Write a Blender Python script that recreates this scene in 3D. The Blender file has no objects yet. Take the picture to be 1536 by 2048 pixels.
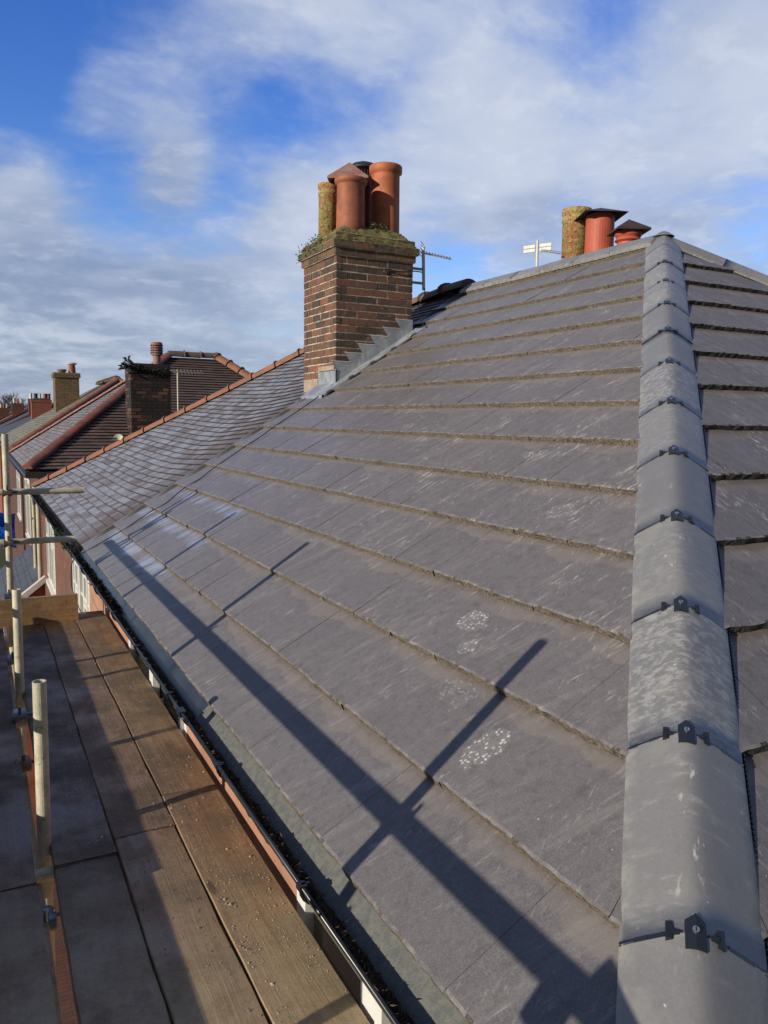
import bpy, bmesh, math, random
from mathutils import Vector as V, Matrix, noise as mnoise
random.seed(7)
sc = bpy.context.scene
R = math.radians
# ------------------------------------------------------------------ camera, world, sun
PH = R(32.875); T = math.tan(PH); SN = math.sin(PH); CS = math.cos(PH)
cam = bpy.data.cameras.new('camera'); cam.sensor_fit = 'HORIZONTAL'; cam.sensor_width = 36
cam.lens = 36*1563.478/1536; cam.clip_start = .02; cam.clip_end = 3000
co = bpy.data.objects.new('camera', cam); sc.collection.objects.link(co); sc.camera = co
CAMP = V((-.842, -.618, 1.223))
yaw, pit, rol = .4802, -.1158, .01545
f = V((math.sin(yaw)*math.cos(pit), math.cos(yaw)*math.cos(pit), math.sin(pit)))
r = V((math.cos(yaw), -math.sin(yaw), 0)); u = r.cross(f)
r2 = r*math.cos(rol)+u*math.sin(rol); u2 = u*math.cos(rol)-r*math.sin(rol)
m = Matrix((r2, u2, -f)).transposed().to_4x4(); m.translation = CAMP; co.matrix_world = m
def pixdir(x, y): return (f+r2*((x-768)/1563.5)-u2*((y-1024)/1563.5)).normalized()

SAZ, SEL = R(13.5), R(17.5)
SUN = V((-math.cos(SAZ)*math.cos(SEL), -math.sin(SAZ)*math.cos(SEL), math.sin(SEL)))
sl = bpy.data.lights.new('sun', 'SUN'); sl.energy = 4.6; sl.angle = R(.5); sl.color = (1, .89, .73)
so = bpy.data.objects.new('sun', sl); sc.collection.objects.link(so)
so.rotation_euler = SUN.to_track_quat('Z', 'Y').to_euler()
sc.view_settings.view_transform = 'Standard'; sc.view_settings.look = 'None'
sc.view_settings.exposure = 0.14; sc.view_settings.gamma = 1

class NT:
    def __init__(s, nt): s.nt = nt; s.n = nt.nodes; s.l = nt.links
    def lk(s, a, b):
        if hasattr(a, 'is_output') or hasattr(a, 'links'): s.l.new(a, b)
        else:
            try: b.default_value = a
            except Exception:
                n = len(b.default_value); a = (a,)*3 if isinstance(a, (int, float)) else tuple(a)
                b.default_value = (*a, 1)[:n] if len(a) == 3 else a
    def node(s, t, **k):
        n = s.n.new(t)
        for a, b in k.items(): setattr(n, a, b)
        return n
    def math(s, op, a, b=0., c=None, clamp=False):
        n = s.node('ShaderNodeMath', operation=op, use_clamp=clamp); s.lk(a, n.inputs[0]); s.lk(b, n.inputs[1])
        if c is not None: s.lk(c, n.inputs[2])
        return n.outputs[0]
    def add(s, a, b): return s.math('ADD', a, b)
    def mul(s, a, b): return s.math('MULTIPLY', a, b)
    def vm(s, op, a, b=None, out=0):
        n = s.node('ShaderNodeVectorMath', operation=op); s.lk(a, n.inputs[0])
        if b is not None: s.lk(b, n.inputs[1])
        return n.outputs[out]
    def noise(s, vec, scale, det=4, rough=.55, dist=0., out=0):
        n = s.node('ShaderNodeTexNoise'); s.lk(vec, n.inputs['Vector']); n.inputs['Scale'].default_value = scale
        n.inputs['Detail'].default_value = det; n.inputs['Roughness'].default_value = rough; n.inputs['Distortion'].default_value = dist
        return n.outputs[out]
    def voro(s, vec, scale, feat='F1', out='Distance', rnd=1.):
        n = s.node('ShaderNodeTexVoronoi', feature=feat); s.lk(vec, n.inputs['Vector']); n.inputs['Scale'].default_value = scale
        n.inputs['Randomness'].default_value = rnd
        return n.outputs[out]
    def rng(s, v, a, b, c=0., d=1., sm=True):
        n = s.node('ShaderNodeMapRange', interpolation_type='SMOOTHSTEP' if sm else 'LINEAR'); s.lk(v, n.inputs[0])
        for i, q in enumerate((a, b, c, d)): s.lk(q, n.inputs[i+1])
        return n.outputs[0]
    def mix(s, fac, a, b, mode='MIX'):
        n = s.node('ShaderNodeMix', data_type='RGBA', blend_type=mode); s.lk(fac, n.inputs[0]); s.lk(a, n.inputs[6]); s.lk(b, n.inputs[7])
        return n.outputs[2]
    def uv(s, name='UVMap'): return s.node('ShaderNodeUVMap', uv_map=name).outputs[0]
    def obj(s): return s.node('ShaderNodeTexCoord').outputs['Object']
    def sep(s, v):
        n = s.node('ShaderNodeSeparateXYZ'); s.lk(v, n.inputs[0]); return n.outputs
    def comb(s, x, y, z=0.):
        n = s.node('ShaderNodeCombineXYZ'); s.lk(x, n.inputs[0]); s.lk(y, n.inputs[1]); s.lk(z, n.inputs[2]); return n.outputs[0]
    def bump(s, h, st=.3, d=.01, normal=None):
        n = s.node('ShaderNodeBump'); s.lk(h, n.inputs['Height']); n.inputs['Strength'].default_value = st; n.inputs['Distance'].default_value = d
        if normal is not None: s.lk(normal, n.inputs['Normal'])
        return n.outputs[0]
    def inv(s, a): return s.math('SUBTRACT', 1., a)

# world: Nishita sky with wispy cloud layer
w = bpy.data.worlds.new('World'); sc.world = w; w.use_nodes = True
g = NT(w.node_tree); g.n.clear()
sky = g.node('ShaderNodeTexSky', sky_type='NISHITA', sun_disc=False, sun_elevation=SEL, sun_rotation=math.atan2(SUN.x, SUN.y), air_density=1.0, dust_density=.6, ozone_density=2.2)
skc = g.node('ShaderNodeHueSaturation'); skc.inputs['Saturation'].default_value = 1.38; skc.inputs['Value'].default_value = 1.75; skc.inputs['Hue'].default_value = .526
g.l.new(sky.outputs[0], skc.inputs['Color'])
gen = g.node('ShaderNodeTexCoord').outputs['Generated']
dx, dy, dz = g.sep(gen)
zz = g.math('MAXIMUM', g.add(dz, .22), .03)
pl = g.comb(g.math('DIVIDE', dx, zz), g.math('DIVIDE', dy, zz), 0.)
warp = g.noise(pl, 1.1, 3, .5, out=1)
plw = g.vm('ADD', pl, g.vm('SCALE', g.vm('SUBTRACT', warp, (.5, .5, .5)), None))
plw.node.inputs[1].links[0].from_node.inputs['Scale'].default_value = .28
n1 = g.noise(plw, 1.7, 8, .56)
n2 = g.noise(g.vm('ADD', plw, (7, 3, 1)), 4.6, 7, .6)
bias = None
# soft cloud masses and gaps, as directions on the sky
BL = [((350, 140), .06, .12), ((620, 40), .05, .16), ((60, 230), .04, -.30), ((110, 60), .06, -.30), ((490, 310), .034, -.24), ((660, 190), .032, -.22), ((250, 300), .025, -.20), ((250, 420), .03, -.26), ((130, 420), .03, -.12), ((420, 420), .022, -.22), ((200, 90), .03, .05),
      ((560, 235), .03, -.15), ((900, 320), .05, .16), ((1150, 260), .08, .14), ((1420, 190), .08, .16), ((1000, 40), .04, .04), ((340, 345), .02, .46), ((190, 225), .02, .34), ((50, 350), .022, .30), ((600, 370), .03, .20), ((20, 130), .03, -.2),
      ((250, 620), .09, .26), ((30, 580), .07, .24), ((540, 500), .05, .10), ((1480, 330), .05, .10), ((1000, 430), .04, .10), ((740, 90), .03, .06), ((1330, 30), .03, -.02), ((790, 180), .022, -.16), ((1180, 20), .03, -.16), ((900, 480), .02, -.14), ((880, 560), .03, -.12), ((1490, 430), .02, -.2), ((1120, 420), .015, -.12), ((1250, 120), .03, -.10)]
for (px, py), rad, wgt in BL:
    d = pixdir(px, py)
    dt = g.vm('DOT_PRODUCT', gen, tuple(d), out=1)
    e = g.math('EXPONENT', g.mul(g.math('SUBTRACT', dt, 1.), 1/(rad*rad*3.)))
    t = g.mul(e, wgt*1.0)
    bias = t if bias is None else g.add(bias, t)
n3 = g.noise(g.vm('ADD', plw, (1, 8, 1)), 11., 6, .6)
dens = g.add(g.add(g.add(g.mul(n1, .62), g.mul(n2, .50)), g.mul(n3, .16)), bias)
mask = g.rng(dens, .42, .88)
shade = g.noise(g.vm('ADD', plw, (3.3, 9.1, 2.)), 1.3, 5, .5)
low = g.rng(dz, .0, .42)
ccol = g.mix(g.rng(g.add(shade, g.mul(low, .12)), .38, .68), (.22, .28, .43), (.56, .61, .71))
ccol = g.mix(g.rng(dens, .62, 1.1), g.mix(.55, ccol, (.33, .42, .62)), ccol); ccol = g.mix(g.mul(g.rng(n3, .5, .7), .25), ccol, (.72, .75, .82))
dk_ = g.math('EXPONENT', g.mul(g.math('SUBTRACT', g.vm('DOT_PRODUCT', gen, tuple(pixdir(60, 650)), out=1), 1.), 1/.035)); ccol = g.mix(g.mul(dk_, g.rng(n2, .35, .62, .8, .25)), ccol, (.19, .255, .40))
em = g.node('ShaderNodeBackground'); g.l.new(skc.outputs[0], em.inputs[0]); em.inputs[1].default_value = .10
em2 = g.node('ShaderNodeBackground'); g.lk(ccol, em2.inputs[0]); em2.inputs[1].default_value = 1.0
ms = g.node('ShaderNodeMixShader'); g.lk(g.mul(mask, .93), ms.inputs[0]); g.l.new(em.outputs[0], ms.inputs[1]); g.l.new(em2.outputs[0], ms.inputs[2])
# unseen dim sky added behind the camera to cut the ambient light
dim_sky = g.node('ShaderNodeBackground'); dim_sky.inputs[0].default_value = (.16, .20, .30, 1); dim_sky.inputs[1].default_value = .42
bf = g.rng(g.add(g.vm('DOT_PRODUCT', gen, tuple(V((f.x, f.y, .25)).normalized()), out=1), g.mul(g.math('SUBTRACT', n1, .5), .4)), .42, -.02)
ms2 = g.node('ShaderNodeMixShader'); g.lk(g.mul(bf, .92), ms2.inputs[0]); g.l.new(ms.outputs[0], ms2.inputs[1]); g.l.new(dim_sky.outputs[0], ms2.inputs[2]); ms = ms2
ow = g.node('ShaderNodeOutputWorld'); g.l.new(ms.outputs[0], ow.inputs[0])

# ------------------------------------------------------------------ mesh helpers
class MB:
    def __init__(s): s.v = []; s.f = []; s.uv = []; s.u2 = []; s.m = []; s.sm = []
    def face(s, pts, uv=None, rnd=0., mi=0, smooth=False, u2=None):
        b = len(s.v); s.v += [tuple(p) for p in pts]; s.f.append(tuple(range(b, b+len(pts))))
        if uv is None:
            a, bb, c = V(pts[0]), V(pts[1]), V(pts[2]); n = (bb-a).cross(c-a); ax = max(range(3), key=lambda i: abs(n[i]))
            uv = [((p[1], p[2]), (p[0], p[2]), (p[0], p[1]))[ax] for p in pts]
        s.uv += [tuple(q) for q in uv]; s.u2 += [tuple(q) for q in u2] if u2 else [(rnd, 0.)]*len(pts); s.m.append(mi); s.sm.append(smooth)
    def box(s, x0, x1, y0, y1, z0, z1, rnd=0., mi=0):
        P = [(x, y, z) for z in (z0, z1) for y in (y0, y1) for x in (x0, x1)]
        for q in ((0, 2, 3, 1), (4, 5, 7, 6), (0, 1, 5, 4), (2, 6, 7, 3), (0, 4, 6, 2), (1, 3, 7, 5)): s.face([P[i] for i in q], rnd=rnd, mi=mi)
    def obox(s, c, ax, ay, az, rnd=0., mi=0):
        c, ax, ay, az = V(c), V(ax), V(ay), V(az)
        P = [c+ax*i+ay*j+az*k for k in (-1, 1) for j in (-1, 1) for i in (-1, 1)]
        U = [(i*ax.length, j*ay.length+k*az.length) for k in (-1, 1) for j in (-1, 1) for i in (-1, 1)]
        for q in ((0, 2, 3, 1), (4, 5, 7, 6), (0, 1, 5, 4), (2, 6, 7, 3), (0, 4, 6, 2), (1, 3, 7, 5)): s.face([P[i] for i in q], uv=[U[i] for i in q], rnd=rnd, mi=mi)
    def tube(s, pts, rad, seg=14, hollow=False, mi=0, cap=True):
        pts = [V(p) for p in pts]; rs = rad if isinstance(rad, (list, tuple)) else [rad]*len(pts)
        rings = []; L = 0; up = None
        for i, p in enumerate(pts):
            t = (pts[min(i+1, len(pts)-1)]-pts[max(i-1, 0)]).normalized()
            if up is None: up = t.orthogonal().normalized()
            up = (up-t*up.dot(t)).normalized(); sd = t.cross(up)
            rings.append([p+(up*math.cos(a)+sd*math.sin(a))*rs[i] for a in [2*math.pi*k/seg for k in range(seg)]])
        for i in range(len(rings)-1):
            l2 = L+(pts[i+1]-pts[i]).length
            for k in range(seg):
                k2 = (k+1) % seg
                s.face([rings[i][k], rings[i][k2], rings[i+1][k2], rings[i+1][k]], uv=[(k/seg*.15, L), ((k+1)/seg*.15, L), ((k+1)/seg*.15, l2), (k/seg*.15, l2)], mi=mi, smooth=True)
            L = l2
        for e, fl in ((0, 1), (-1, 0)):
            c = pts[e]; rg = rings[e]
            if hollow:
                t = (pts[1]-pts[0] if e == 0 else pts[-2]-pts[-1]).normalized()
                inn = [c+(q-c)*.84 for q in rg]; dp = [q+t*.12 for q in inn]
                for k in range(seg):
                    k2 = (k+1) % seg
                    s.face([rg[k], rg[k2], inn[k2], inn[k]], mi=mi); s.face([inn[k], inn[k2], dp[k2], dp[k]], mi=mi)
                s.face(dp, mi=mi)
            elif cap: s.face(rg if fl == 0 else rg[::-1], mi=mi)
    def lathe(s, c, prof, seg=28, mi=0, ax=None):
        c = V(c)
        for i in range(len(prof)-1):
            (r0, z0), (r1, z1) = prof[i], prof[i+1]
            for k in range(seg):
                a, b = 2*math.pi*k/seg, 2*math.pi*(k+1)/seg
                q = [(r0, a, z0), (r0, b, z0), (r1, b, z1), (r1, a, z1)]
                s.face([c+V((rr*math.cos(t), rr*math.sin(t), z)) for rr, t, z in q], uv=[(t*.15, z) for rr, t, z in q], mi=mi, smooth=True)
    def build(s, name, mats, parent=None, weld=False, label=None):
        me = bpy.data.meshes.new(name); me.from_pydata(s.v, [], s.f)
        a = me.uv_layers.new(name='UVMap'); b = me.uv_layers.new(name='rnd')
        a.data.foreach_set('uv', [q for t in s.uv for q in t]); b.data.foreach_set('uv', [q for t in s.u2 for q in t])
        mats = mats if isinstance(mats, (list, tuple)) else [mats]
        for mt in mats: me.materials.append(mt)
        me.polygons.foreach_set('material_index', s.m); me.polygons.foreach_set('use_smooth', s.sm)
        if weld:
            bm = bmesh.new(); bm.from_mesh(me); bmesh.ops.remove_doubles(bm, verts=bm.verts, dist=1e-5); bm.to_mesh(me); bm.free()
        me.update()
        o = bpy.data.objects.new(name, me); sc.collection.objects.link(o)
        if parent: o.parent = parent; o.matrix_parent_inverse = Matrix.Translation(-world_loc(parent))
        if label: o['label'] = label
        return o
def world_loc(o):
    v = V(o.location)
    if o.parent: v = V(o.get('wl', (0, 0, 0)))
    return v
def tag(o, label=None, cat=None, group=None, kind=None):
    if label: o['label'] = label
    if cat: o['category'] = cat
    if group: o['group'] = group
    if kind: o['kind'] = kind
    return o
def thing(name, loc, label, cat, group=None):
    o = bpy.data.objects.new(name, None); o.empty_display_size = .2; o.location = loc; sc.collection.objects.link(o)
    return tag(o, label, cat, group)
def P3(o): return V(o.location)

# ------------------------------------------------------------------ materials
MT = {}
def mat(name, fn):
    m = bpy.data.materials.new(name); m.use_nodes = True; g = NT(m.node_tree)
    b = g.n['Principled BSDF']
    d = fn(g) or {}
    for k, v in d.items(): g.lk(v, b.inputs[k])
    MT[name] = m; return m
def simple(name, col, rough=.6, var=.25, sc_=8, metal=0., bump=.2, c2=None, fine=60):
    def fn(g):
        o = g.obj(); n = g.noise(o, sc_, 6, .65); n2 = g.noise(o, fine, 4, .6)
        c2_ = c2 or tuple(c*(1-var) for c in col)
        c = g.mix(g.rng(n, .35, .65), col, c2_); c = g.mix(g.mul(n2, .35), c, tuple(q*.45 for q in col))
        return {'Base Color': c, 'Roughness': g.add(rough-.1, g.mul(n2, .2)), 'Metallic': metal, 'Normal': g.bump(g.add(n2, g.mul(n, .5)), bump, .004)}
    return mat(name, fn)

def slate_fn(frost, nose=False):
    def fn(g):
        uv = g.uv(); x, y, _ = g.sep(uv); rn, sl_, _ = g.sep(g.uv('rnd'))
        big = g.noise(uv, 2.2, 4); fine = g.noise(uv, 210, 3, .7); mid = g.noise(uv, 26, 4, .6)
        c = g.mix(g.add(g.mul(rn, .35), g.mul(big, .65)), (.090, .083, .090), (.130, .119, .126))
        c = g.mix(g.rng(fine, .35, .75, 0, .5), c, (.24, .23, .22)); c = g.mix(g.rng(g.noise(uv, 95, 4, .8), .5, .66, 0, .28), c, (.25, .24, .235)); c = g.mix(g.rng(mid, .45, .75, 0, .5), c, (.070, .066, .066))
        c = g.mix(g.rng(g.noise(uv, 9, 6, .75), .54, .70, 0, .30), c, (.24, .23, .215))
        # dry brown dust washed down beneath the nose of the course above
        sc1 = g.noise(g.comb(g.mul(x, 3.2), g.mul(y, .4)), 1., 3, .6)
        dl = g.add(sl_, g.mul(g.math('SUBTRACT', sc1, .5), .26))
        c = g.mix(g.mul(g.rng(dl, .283, .296), g.rng(big, .3, .6, .25, .6)), c, (.20, .175, .16))
        c = g.mix(g.mul(g.rng(g.add(sl_, g.mul(g.math('SUBTRACT', mid, .5), .05)), .325, .345), .5), c, (.12, .095, .075))
        # pale scuffs dragged along the slope
        sk = g.comb(g.add(g.mul(x, 46.), g.mul(y, 9.)), g.mul(y, 6.5), rn)
        s1 = g.noise(sk, 1.25, 3, .6); s2 = g.noise(g.comb(g.add(g.mul(x, 95.), g.mul(y, -34.)), g.mul(y, 24.), rn), 1., 4, .6)
        pm = g.rng(g.noise(uv, 3.1, 5, .7), .44, .62)
        st = g.add(g.mul(g.rng(s1, .57, .72), pm), g.mul(g.rng(s2, .59, .70), g.add(g.mul(pm, .8), .22)))
        s3 = g.noise(g.comb(g.add(g.mul(x, 15.), g.mul(y, 4.)), g.mul(y, 2.3), g.add(rn, 4.)), 1., 5, .75); c = g.mix(g.mul(g.rng(s3, .50, .70), .30), c, (.27, .255, .245)); c = g.mix(g.mul(g.rng(s3, .46, .32), .25), c, (.075, .068, .072))
        c = g.mix(g.mul(st, g.rng(y, .4, 1.6, .28, .72)), c, (.50, .485, .46))
        chip = g.rng(g.noise(uv, 62, 2, .5), .76, .79); c = g.mix(g.mul(chip, .7), c, (.6, .58, .53))
        lip = g.mul(g.rng(g.add(sl_, g.mul(g.math('SUBTRACT', mid, .5), .03)), .012, .0), g.rng(g.noise(uv, 14, 4, .7), .45, .65)); c = g.mix(g.mul(lip, .3), c, (.36, .34, .31))
        # boot prints of dried mortar
        vo = g.node('ShaderNodeTexVoronoi', feature='F1'); g.lk(g.vm('ADD', uv, g.vm('MULTIPLY', g.noise(uv, 60, 3, out=1), (.012, .012, 0))), vo.inputs['Vector']); vo.inputs['Scale'].default_value = 80; vo.inputs['Randomness'].default_value = .7
        cell = g.mul(g.rng(vo.outputs['Distance'], .46, .36), g.rng(g.sep(vo.outputs['Color'])[0], .18, .24))
        bt = None
        for (by, bs, ry, rs, k) in BOOTS:
            q = g.math('SQRT', g.add(g.math('POWER', g.math('ABSOLUTE', g.mul(g.math('SUBTRACT', x, by), 1/ry)), 2.), g.math('POWER', g.math('ABSOLUTE', g.mul(g.math('SUBTRACT', y, bs), 1/rs)), 2.)))
            q = g.mul(g.rng(g.add(q, g.mul(g.math('SUBTRACT', mid, .5), .9)), 1.05, .85), k); bt = q if bt is None else g.math('MAXIMUM', bt, q)
        c = g.mix(g.mul(bt, .16), c, (.4, .39, .37)); c = g.mix(g.mul(g.mul(bt, cell), g.rng(g.noise(uv, 45, 3), .35, .6, .3, .95)), c, (.62, .61, .58))
        rough = g.add(.5, g.mul(fine, .25))
        if frost:
            fr = g.noise(g.comb(g.add(g.mul(x, 7.), g.mul(y, 1.5)), g.mul(y, 1.3), 3.), 1., 4, .55)
            reg = g.mul(g.mul(g.rng(x, 3.6, 4.9), g.rng(y, 2.6, .8)), g.rng(sl_, .03, .27))
            fr2 = g.noise(g.comb(g.add(g.mul(x, 24.), g.mul(y, 5.)), g.mul(y, 2.2), 8.), 1., 4, .6)
            fm = g.rng(g.mul(g.add(g.mul(fr, .6), g.mul(fr2, .55)), reg), .49, .68)
            c = g.mix(g.mul(fm, .5), c, (.36, .43, .60)); rough = g.mix(fm, rough, .28)
            
        rough = g.math('SUBTRACT', rough, g.mul(g.rng(x, 2.6, 5.5), .17)) if frost else rough
        return {'Base Color': c, 'Roughness': rough, 'Specular IOR Level': .5, 'Normal': g.bump(g.add(g.mul(fine, .8), g.mul(mid, .6)), .22, .003)}
    return fn
BOOTS = [(1.15, .51, .058, .09, .8), (1.70, .895, .075, .06, .85), (1.585, .78, .045, .045, .7), (2.50, 1.95, .08, .05, .7), (1.90, 1.56, .08, .06, .45), (1.45, .62, .09, .06, .22)]
mat('slate', slate_fn(True))
BOOTS = [(3.2, 2.0, .14, .07, .7), (2.6, 1.3, .1, .1, .5)]
mat('slate_end', slate_fn(False))
def nosef(a, b):
    def fn(g):
        o = g.obj(); n = g.noise(o, 85, 5, .8); n2 = g.noise(o, 9, 4, .6); v = g.voro(o, 90)
        c = g.mix(g.rng(n, .38, .62), a, b); c = g.mix(g.rng(g.noise(o, 38, 4, .7), .55, .66, 0, .75), c, tuple(q*.3 for q in a)); c = g.mix(g.rng(n2, .45, .7, 0, .45), c, tuple(q*.6 for q in a))
        c = g.mix(g.rng(n2, .68, .74, 0, .7), c, (.28, .26, .10) if a[0] > .08 else c)
        return {'Base Color': c, 'Roughness': .95, 'Normal': g.bump(g.add(n, v), .9, .006)}
    return fn
mat('nose', nosef((.080, .067, .055), (.20, .17, .135))); mat('nose_shaded', nosef((.035, .034, .034), (.09, .085, .08)))  # darker copy: shade of the hip-end and back risers put into colour

def cap_fn(g):
    o = g.obj(); uv = g.uv(); x, y, _ = g.sep(uv); rn, _, _ = g.sep(g.uv('rnd'))
    n = g.noise(o, 6, 5, .6); f_ = g.noise(o, 130, 3, .7); st = g.noise(g.comb(g.mul(x, 9.), g.mul(y, 24.), rn), 1.6, 5, .65)
    c = g.mix(g.add(g.mul(rn, .6), g.mul(n, .4)), (.142, .143, .147), (.188, .188, .187))
    c = g.mix(g.rng(f_, .35, .75, 0, .35), c, (.23, .23, .225)); c = g.mix(g.rng(g.noise(o, 34, 5, .7), .5, .75, 0, .22), c, (.09, .09, .10))
    c = g.mix(g.mul(g.rng(g.noise(g.comb(g.mul(x, 26.), g.mul(y, 40.), rn), 1.3, 5, .75), .46, .62), g.mul(g.rng(y, .7, 1.1), g.rng(g.math('FRACT', g.mul(rn, 5.7)), .40, .62, 0, .68))), c, (.36, .36, .35))
    c = g.mix(g.mul(g.rng(g.noise(o, 3.1, 5, .65), .5, .62), .35), c, (.27, .265, .24))
    ridge = g.rng(g.math('ABSOLUTE', x), .05, .0); edge = g.rng(g.math('ABSOLUTE', x), .10, .135)
    c = g.mix(g.mul(g.rng(st, .52, .72), g.mul(g.rng(rn, .3, .8, .12, .7), g.rng(n, .35, .6))), c, (.33, .33, .30))
    c = g.mix(g.mul(edge, g.rng(g.noise(o, 24, 5, .7), .45, .62, 0, .55)), c, (.32, .31, .27))
    sp = g.noise(g.comb(g.mul(x, 22.), g.mul(y, 7.), rn), 2., 4, .6)
    c = g.mix(g.mul(g.mul(ridge, g.rng(sp, .60, .70)), g.rng(rn, .2, .9, .2, .9)), c, (.55, .54, .49))
    c = g.mix(g.rng(g.noise(o, 48, 2, .5), .74, .78, 0, .8), c, (.55, .54, .5))
    return {'Base Color': c, 'Roughness': .45, 'Specular IOR Level': .5, 'Normal': g.bump(g.add(f_, g.mul(g.noise(o, 34, 5, .7), .5)), .16, .003)}
mat('cap', cap_fn)
simple('black_plastic', (.012, .016, .022), .38, .2, 12, bump=.1); simple('screw', (.6, .6, .6), .3, .2, 30, metal=.9)
def clay_fn(cols, frost, k=1., dark=False):
    def fn(g):
        uv = g.uv(); x, y, _ = g.sep(uv)
        b = g.node('ShaderNodeTexBrick', offset=.5); g.lk(uv, b.inputs['Vector']); b.inputs['Scale'].default_value = 1
        b.inputs['Brick Width'].default_value = .168; b.inputs['Row Height'].default_value = .1; b.inputs['Mortar Size'].default_value = .0022; b.inputs['Mortar Smooth'].default_value = .2
        b.inputs['Color1'].default_value = (0, 0, 0, 1); b.inputs['Color2'].default_value = (1, 1, 1, 1); b.inputs['Mortar'].default_value = (.5, .5, .5, 1)
        t = b.outputs['Color']; big = g.noise(uv, .9, 4, .6); mid = g.noise(g.comb(g.mul(x, 42.), g.mul(y, 6.)), 1., 5, .7); f_ = g.noise(uv, 120, 3, .7)
        c = g.mix(g.rng(t, .1, .9, sm=False), cols[0], cols[1]); c = g.mix(g.rng(g.add(g.mul(t, .35), g.mul(big, .75)), .45, .62), c, cols[2])
        if frost:
            # rime frost lies over the tiles, thinner beside the party wall and along the hip
            fz = g.mul(g.rng(g.add(x, g.mul(big, 1.2)), 7.5, 8.8), g.rng(y, 5.4, 3.0, .3, 1.)); fz = g.mul(fz, g.rng(big, .25, .5, .65, 1.))
            k1 = g.add(g.mul(t, .2), g.mul(mid, .85)); c = g.mix(g.mul(fz, g.rng(k1, .40, .62, .05, .85)), c, frost)
            c = g.mix(g.mul(g.rng(mid, .50, .34), .6), c, (.05, .05, .065))
        c = g.mix(g.mul(g.rng(g.noise(uv, 5, 6, .75), .6, .7), .35), c, (.26, .27, .20))
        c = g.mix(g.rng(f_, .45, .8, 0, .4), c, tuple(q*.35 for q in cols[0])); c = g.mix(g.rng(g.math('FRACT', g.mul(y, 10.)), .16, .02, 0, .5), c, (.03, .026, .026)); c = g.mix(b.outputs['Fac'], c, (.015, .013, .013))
        return {'Base Color': c, 'Roughness': .7, 'Normal': g.bump(g.add(g.mul(g.inv(b.outputs['Fac']), 1.), g.mul(mid, .3)), .5, .006)}
    return fn
mat('clay_frost', clay_fn([(.105, .070, .058), (.165, .105, .082), (.085, .070, .068)], (.31, .345, .42)))
mat('clay_dark', clay_fn([(.10, .065, .055), (.24, .155, .125), (.12, .085, .075)], None))
mat('clay_pale', clay_fn([(.15, .12, .115), (.28, .25, .24), (.22, .22, .24)], None))
mat('clay_moss', clay_fn([(.16, .14, .10), (.27, .25, .19), (.24, .25, .17)], None))
simple('clay_ridge', (.30, .125, .07), .75, .5, 5, c2=(.17, .085, .06), bump=.35)
simple('clay_ridge_red', (.22, .075, .05), .75, .5, 4, c2=(.12, .045, .035), bump=.35)
simple('clay_ridge_brown', (.19, .12, .08), .8, .5, 5, c2=(.11, .08, .06), bump=.4)
def brick_fn(a, b_, mort, darken=0.):
    def fn(g):
        uv = g.uv(); b = g.node('ShaderNodeTexBrick', offset=.5); g.lk(uv, b.inputs['Vector']); b.inputs['Scale'].default_value = 1
        b.inputs['Brick Width'].default_value = .225; b.inputs['Row Height'].default_value = .075; b.inputs['Mortar Size'].default_value = .0055; b.inputs['Mortar Smooth'].default_value = .15
        b.inputs['Color1'].default_value = (*a, 1); b.inputs['Color2'].default_value = (*b_, 1); b.inputs['Mortar'].default_value = (*mort, 1)
        n = g.noise(uv, 3, 5, .6); f_ = g.noise(uv, 70, 4, .7)
        c = g.mix(g.rng(n, .35, .7, 0, .45+darken), b.outputs['Color'], tuple(q*.35 for q in a)); c = g.mix(g.mul(f_, .3), c, tuple(q*.4 for q in b_))
        return {'Base Color': c, 'Roughness': .85, 'Normal': g.bump(g.add(g.mul(g.inv(b.outputs['Fac']), 1.), g.mul(f_, .4)), .6, .006)}
    return fn
mat('brick', brick_fn((.20, .085, .055), (.14, .06, .044), (.17, .14, .11))); mat('brick_bright', brick_fn((.36, .10, .06), (.27, .08, .05), (.2, .12, .1)))
mat('brick_dark', brick_fn((.045, .020, .015), (.016, .012, .012), (.010, .009, .009), .4)); mat('brick_mossy', brick_fn((.23, .17, .10), (.15, .10, .07), (.2, .19, .14)))
def rb_fn(g, S=0):   # individually laid bricks of the chimney stack
    o = g.obj(); rn, k, _ = g.sep(g.uv('rnd')); n = g.noise(o, 22, 5, .7); f_ = g.noise(o, 140, 4, .7); x, y, z = g.sep(o)
    c = g.mix(rn, (.19, .085, .055), (.52, .19, .095)); c = g.mix(g.rng(g.math('FRACT', g.mul(rn, 7.3)), .55, .8), c, (.07, .045, .04))
    b = g.noise(o, 2.1, 5, .6)
    c = g.mix(g.rng(g.add(b, g.mul(z, .12)), .36, .66, .0, .68), c, (.065, .048, .037))
    c = g.mix(g.rng(n, .56, .72, 0, .6), c, (.40, .34, .27)); c = g.mix(g.rng(g.noise(g.vm('MULTIPLY', o, (9, 9, 1.6)), 1., 6, .7), .52, .66, 0, .6), c, (.055, .042, .033)); c = g.mix(g.mul(f_, .3), c, (.05, .03, .025))
    mos = g.mul(g.rng(z, 2.72, 3.0), g.rng(g.noise(o, 8, 5, .7), .42, .6)); c = g.mix(g.mul(mos, .75), c, (.11, .11, .05))
    if S == 2: c = g.mix(.35, c, (.22, .18, .10))
    if S == 1: c = g.mix(g.rng(rn, .55, .95, .90, .35), c, (.010, .010, .012))  # far stack variant: most bricks mixed towards near-black
    return {'Base Color': c, 'Roughness': .9, 'Normal': g.bump(g.add(n, g.mul(f_, .6)), .7, .006)}
mat('real_brick', rb_fn); mat('real_brick_dark', lambda g: rb_fn(g, 1)); mat('real_brick_mossy', lambda g: rb_fn(g, 2))
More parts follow.
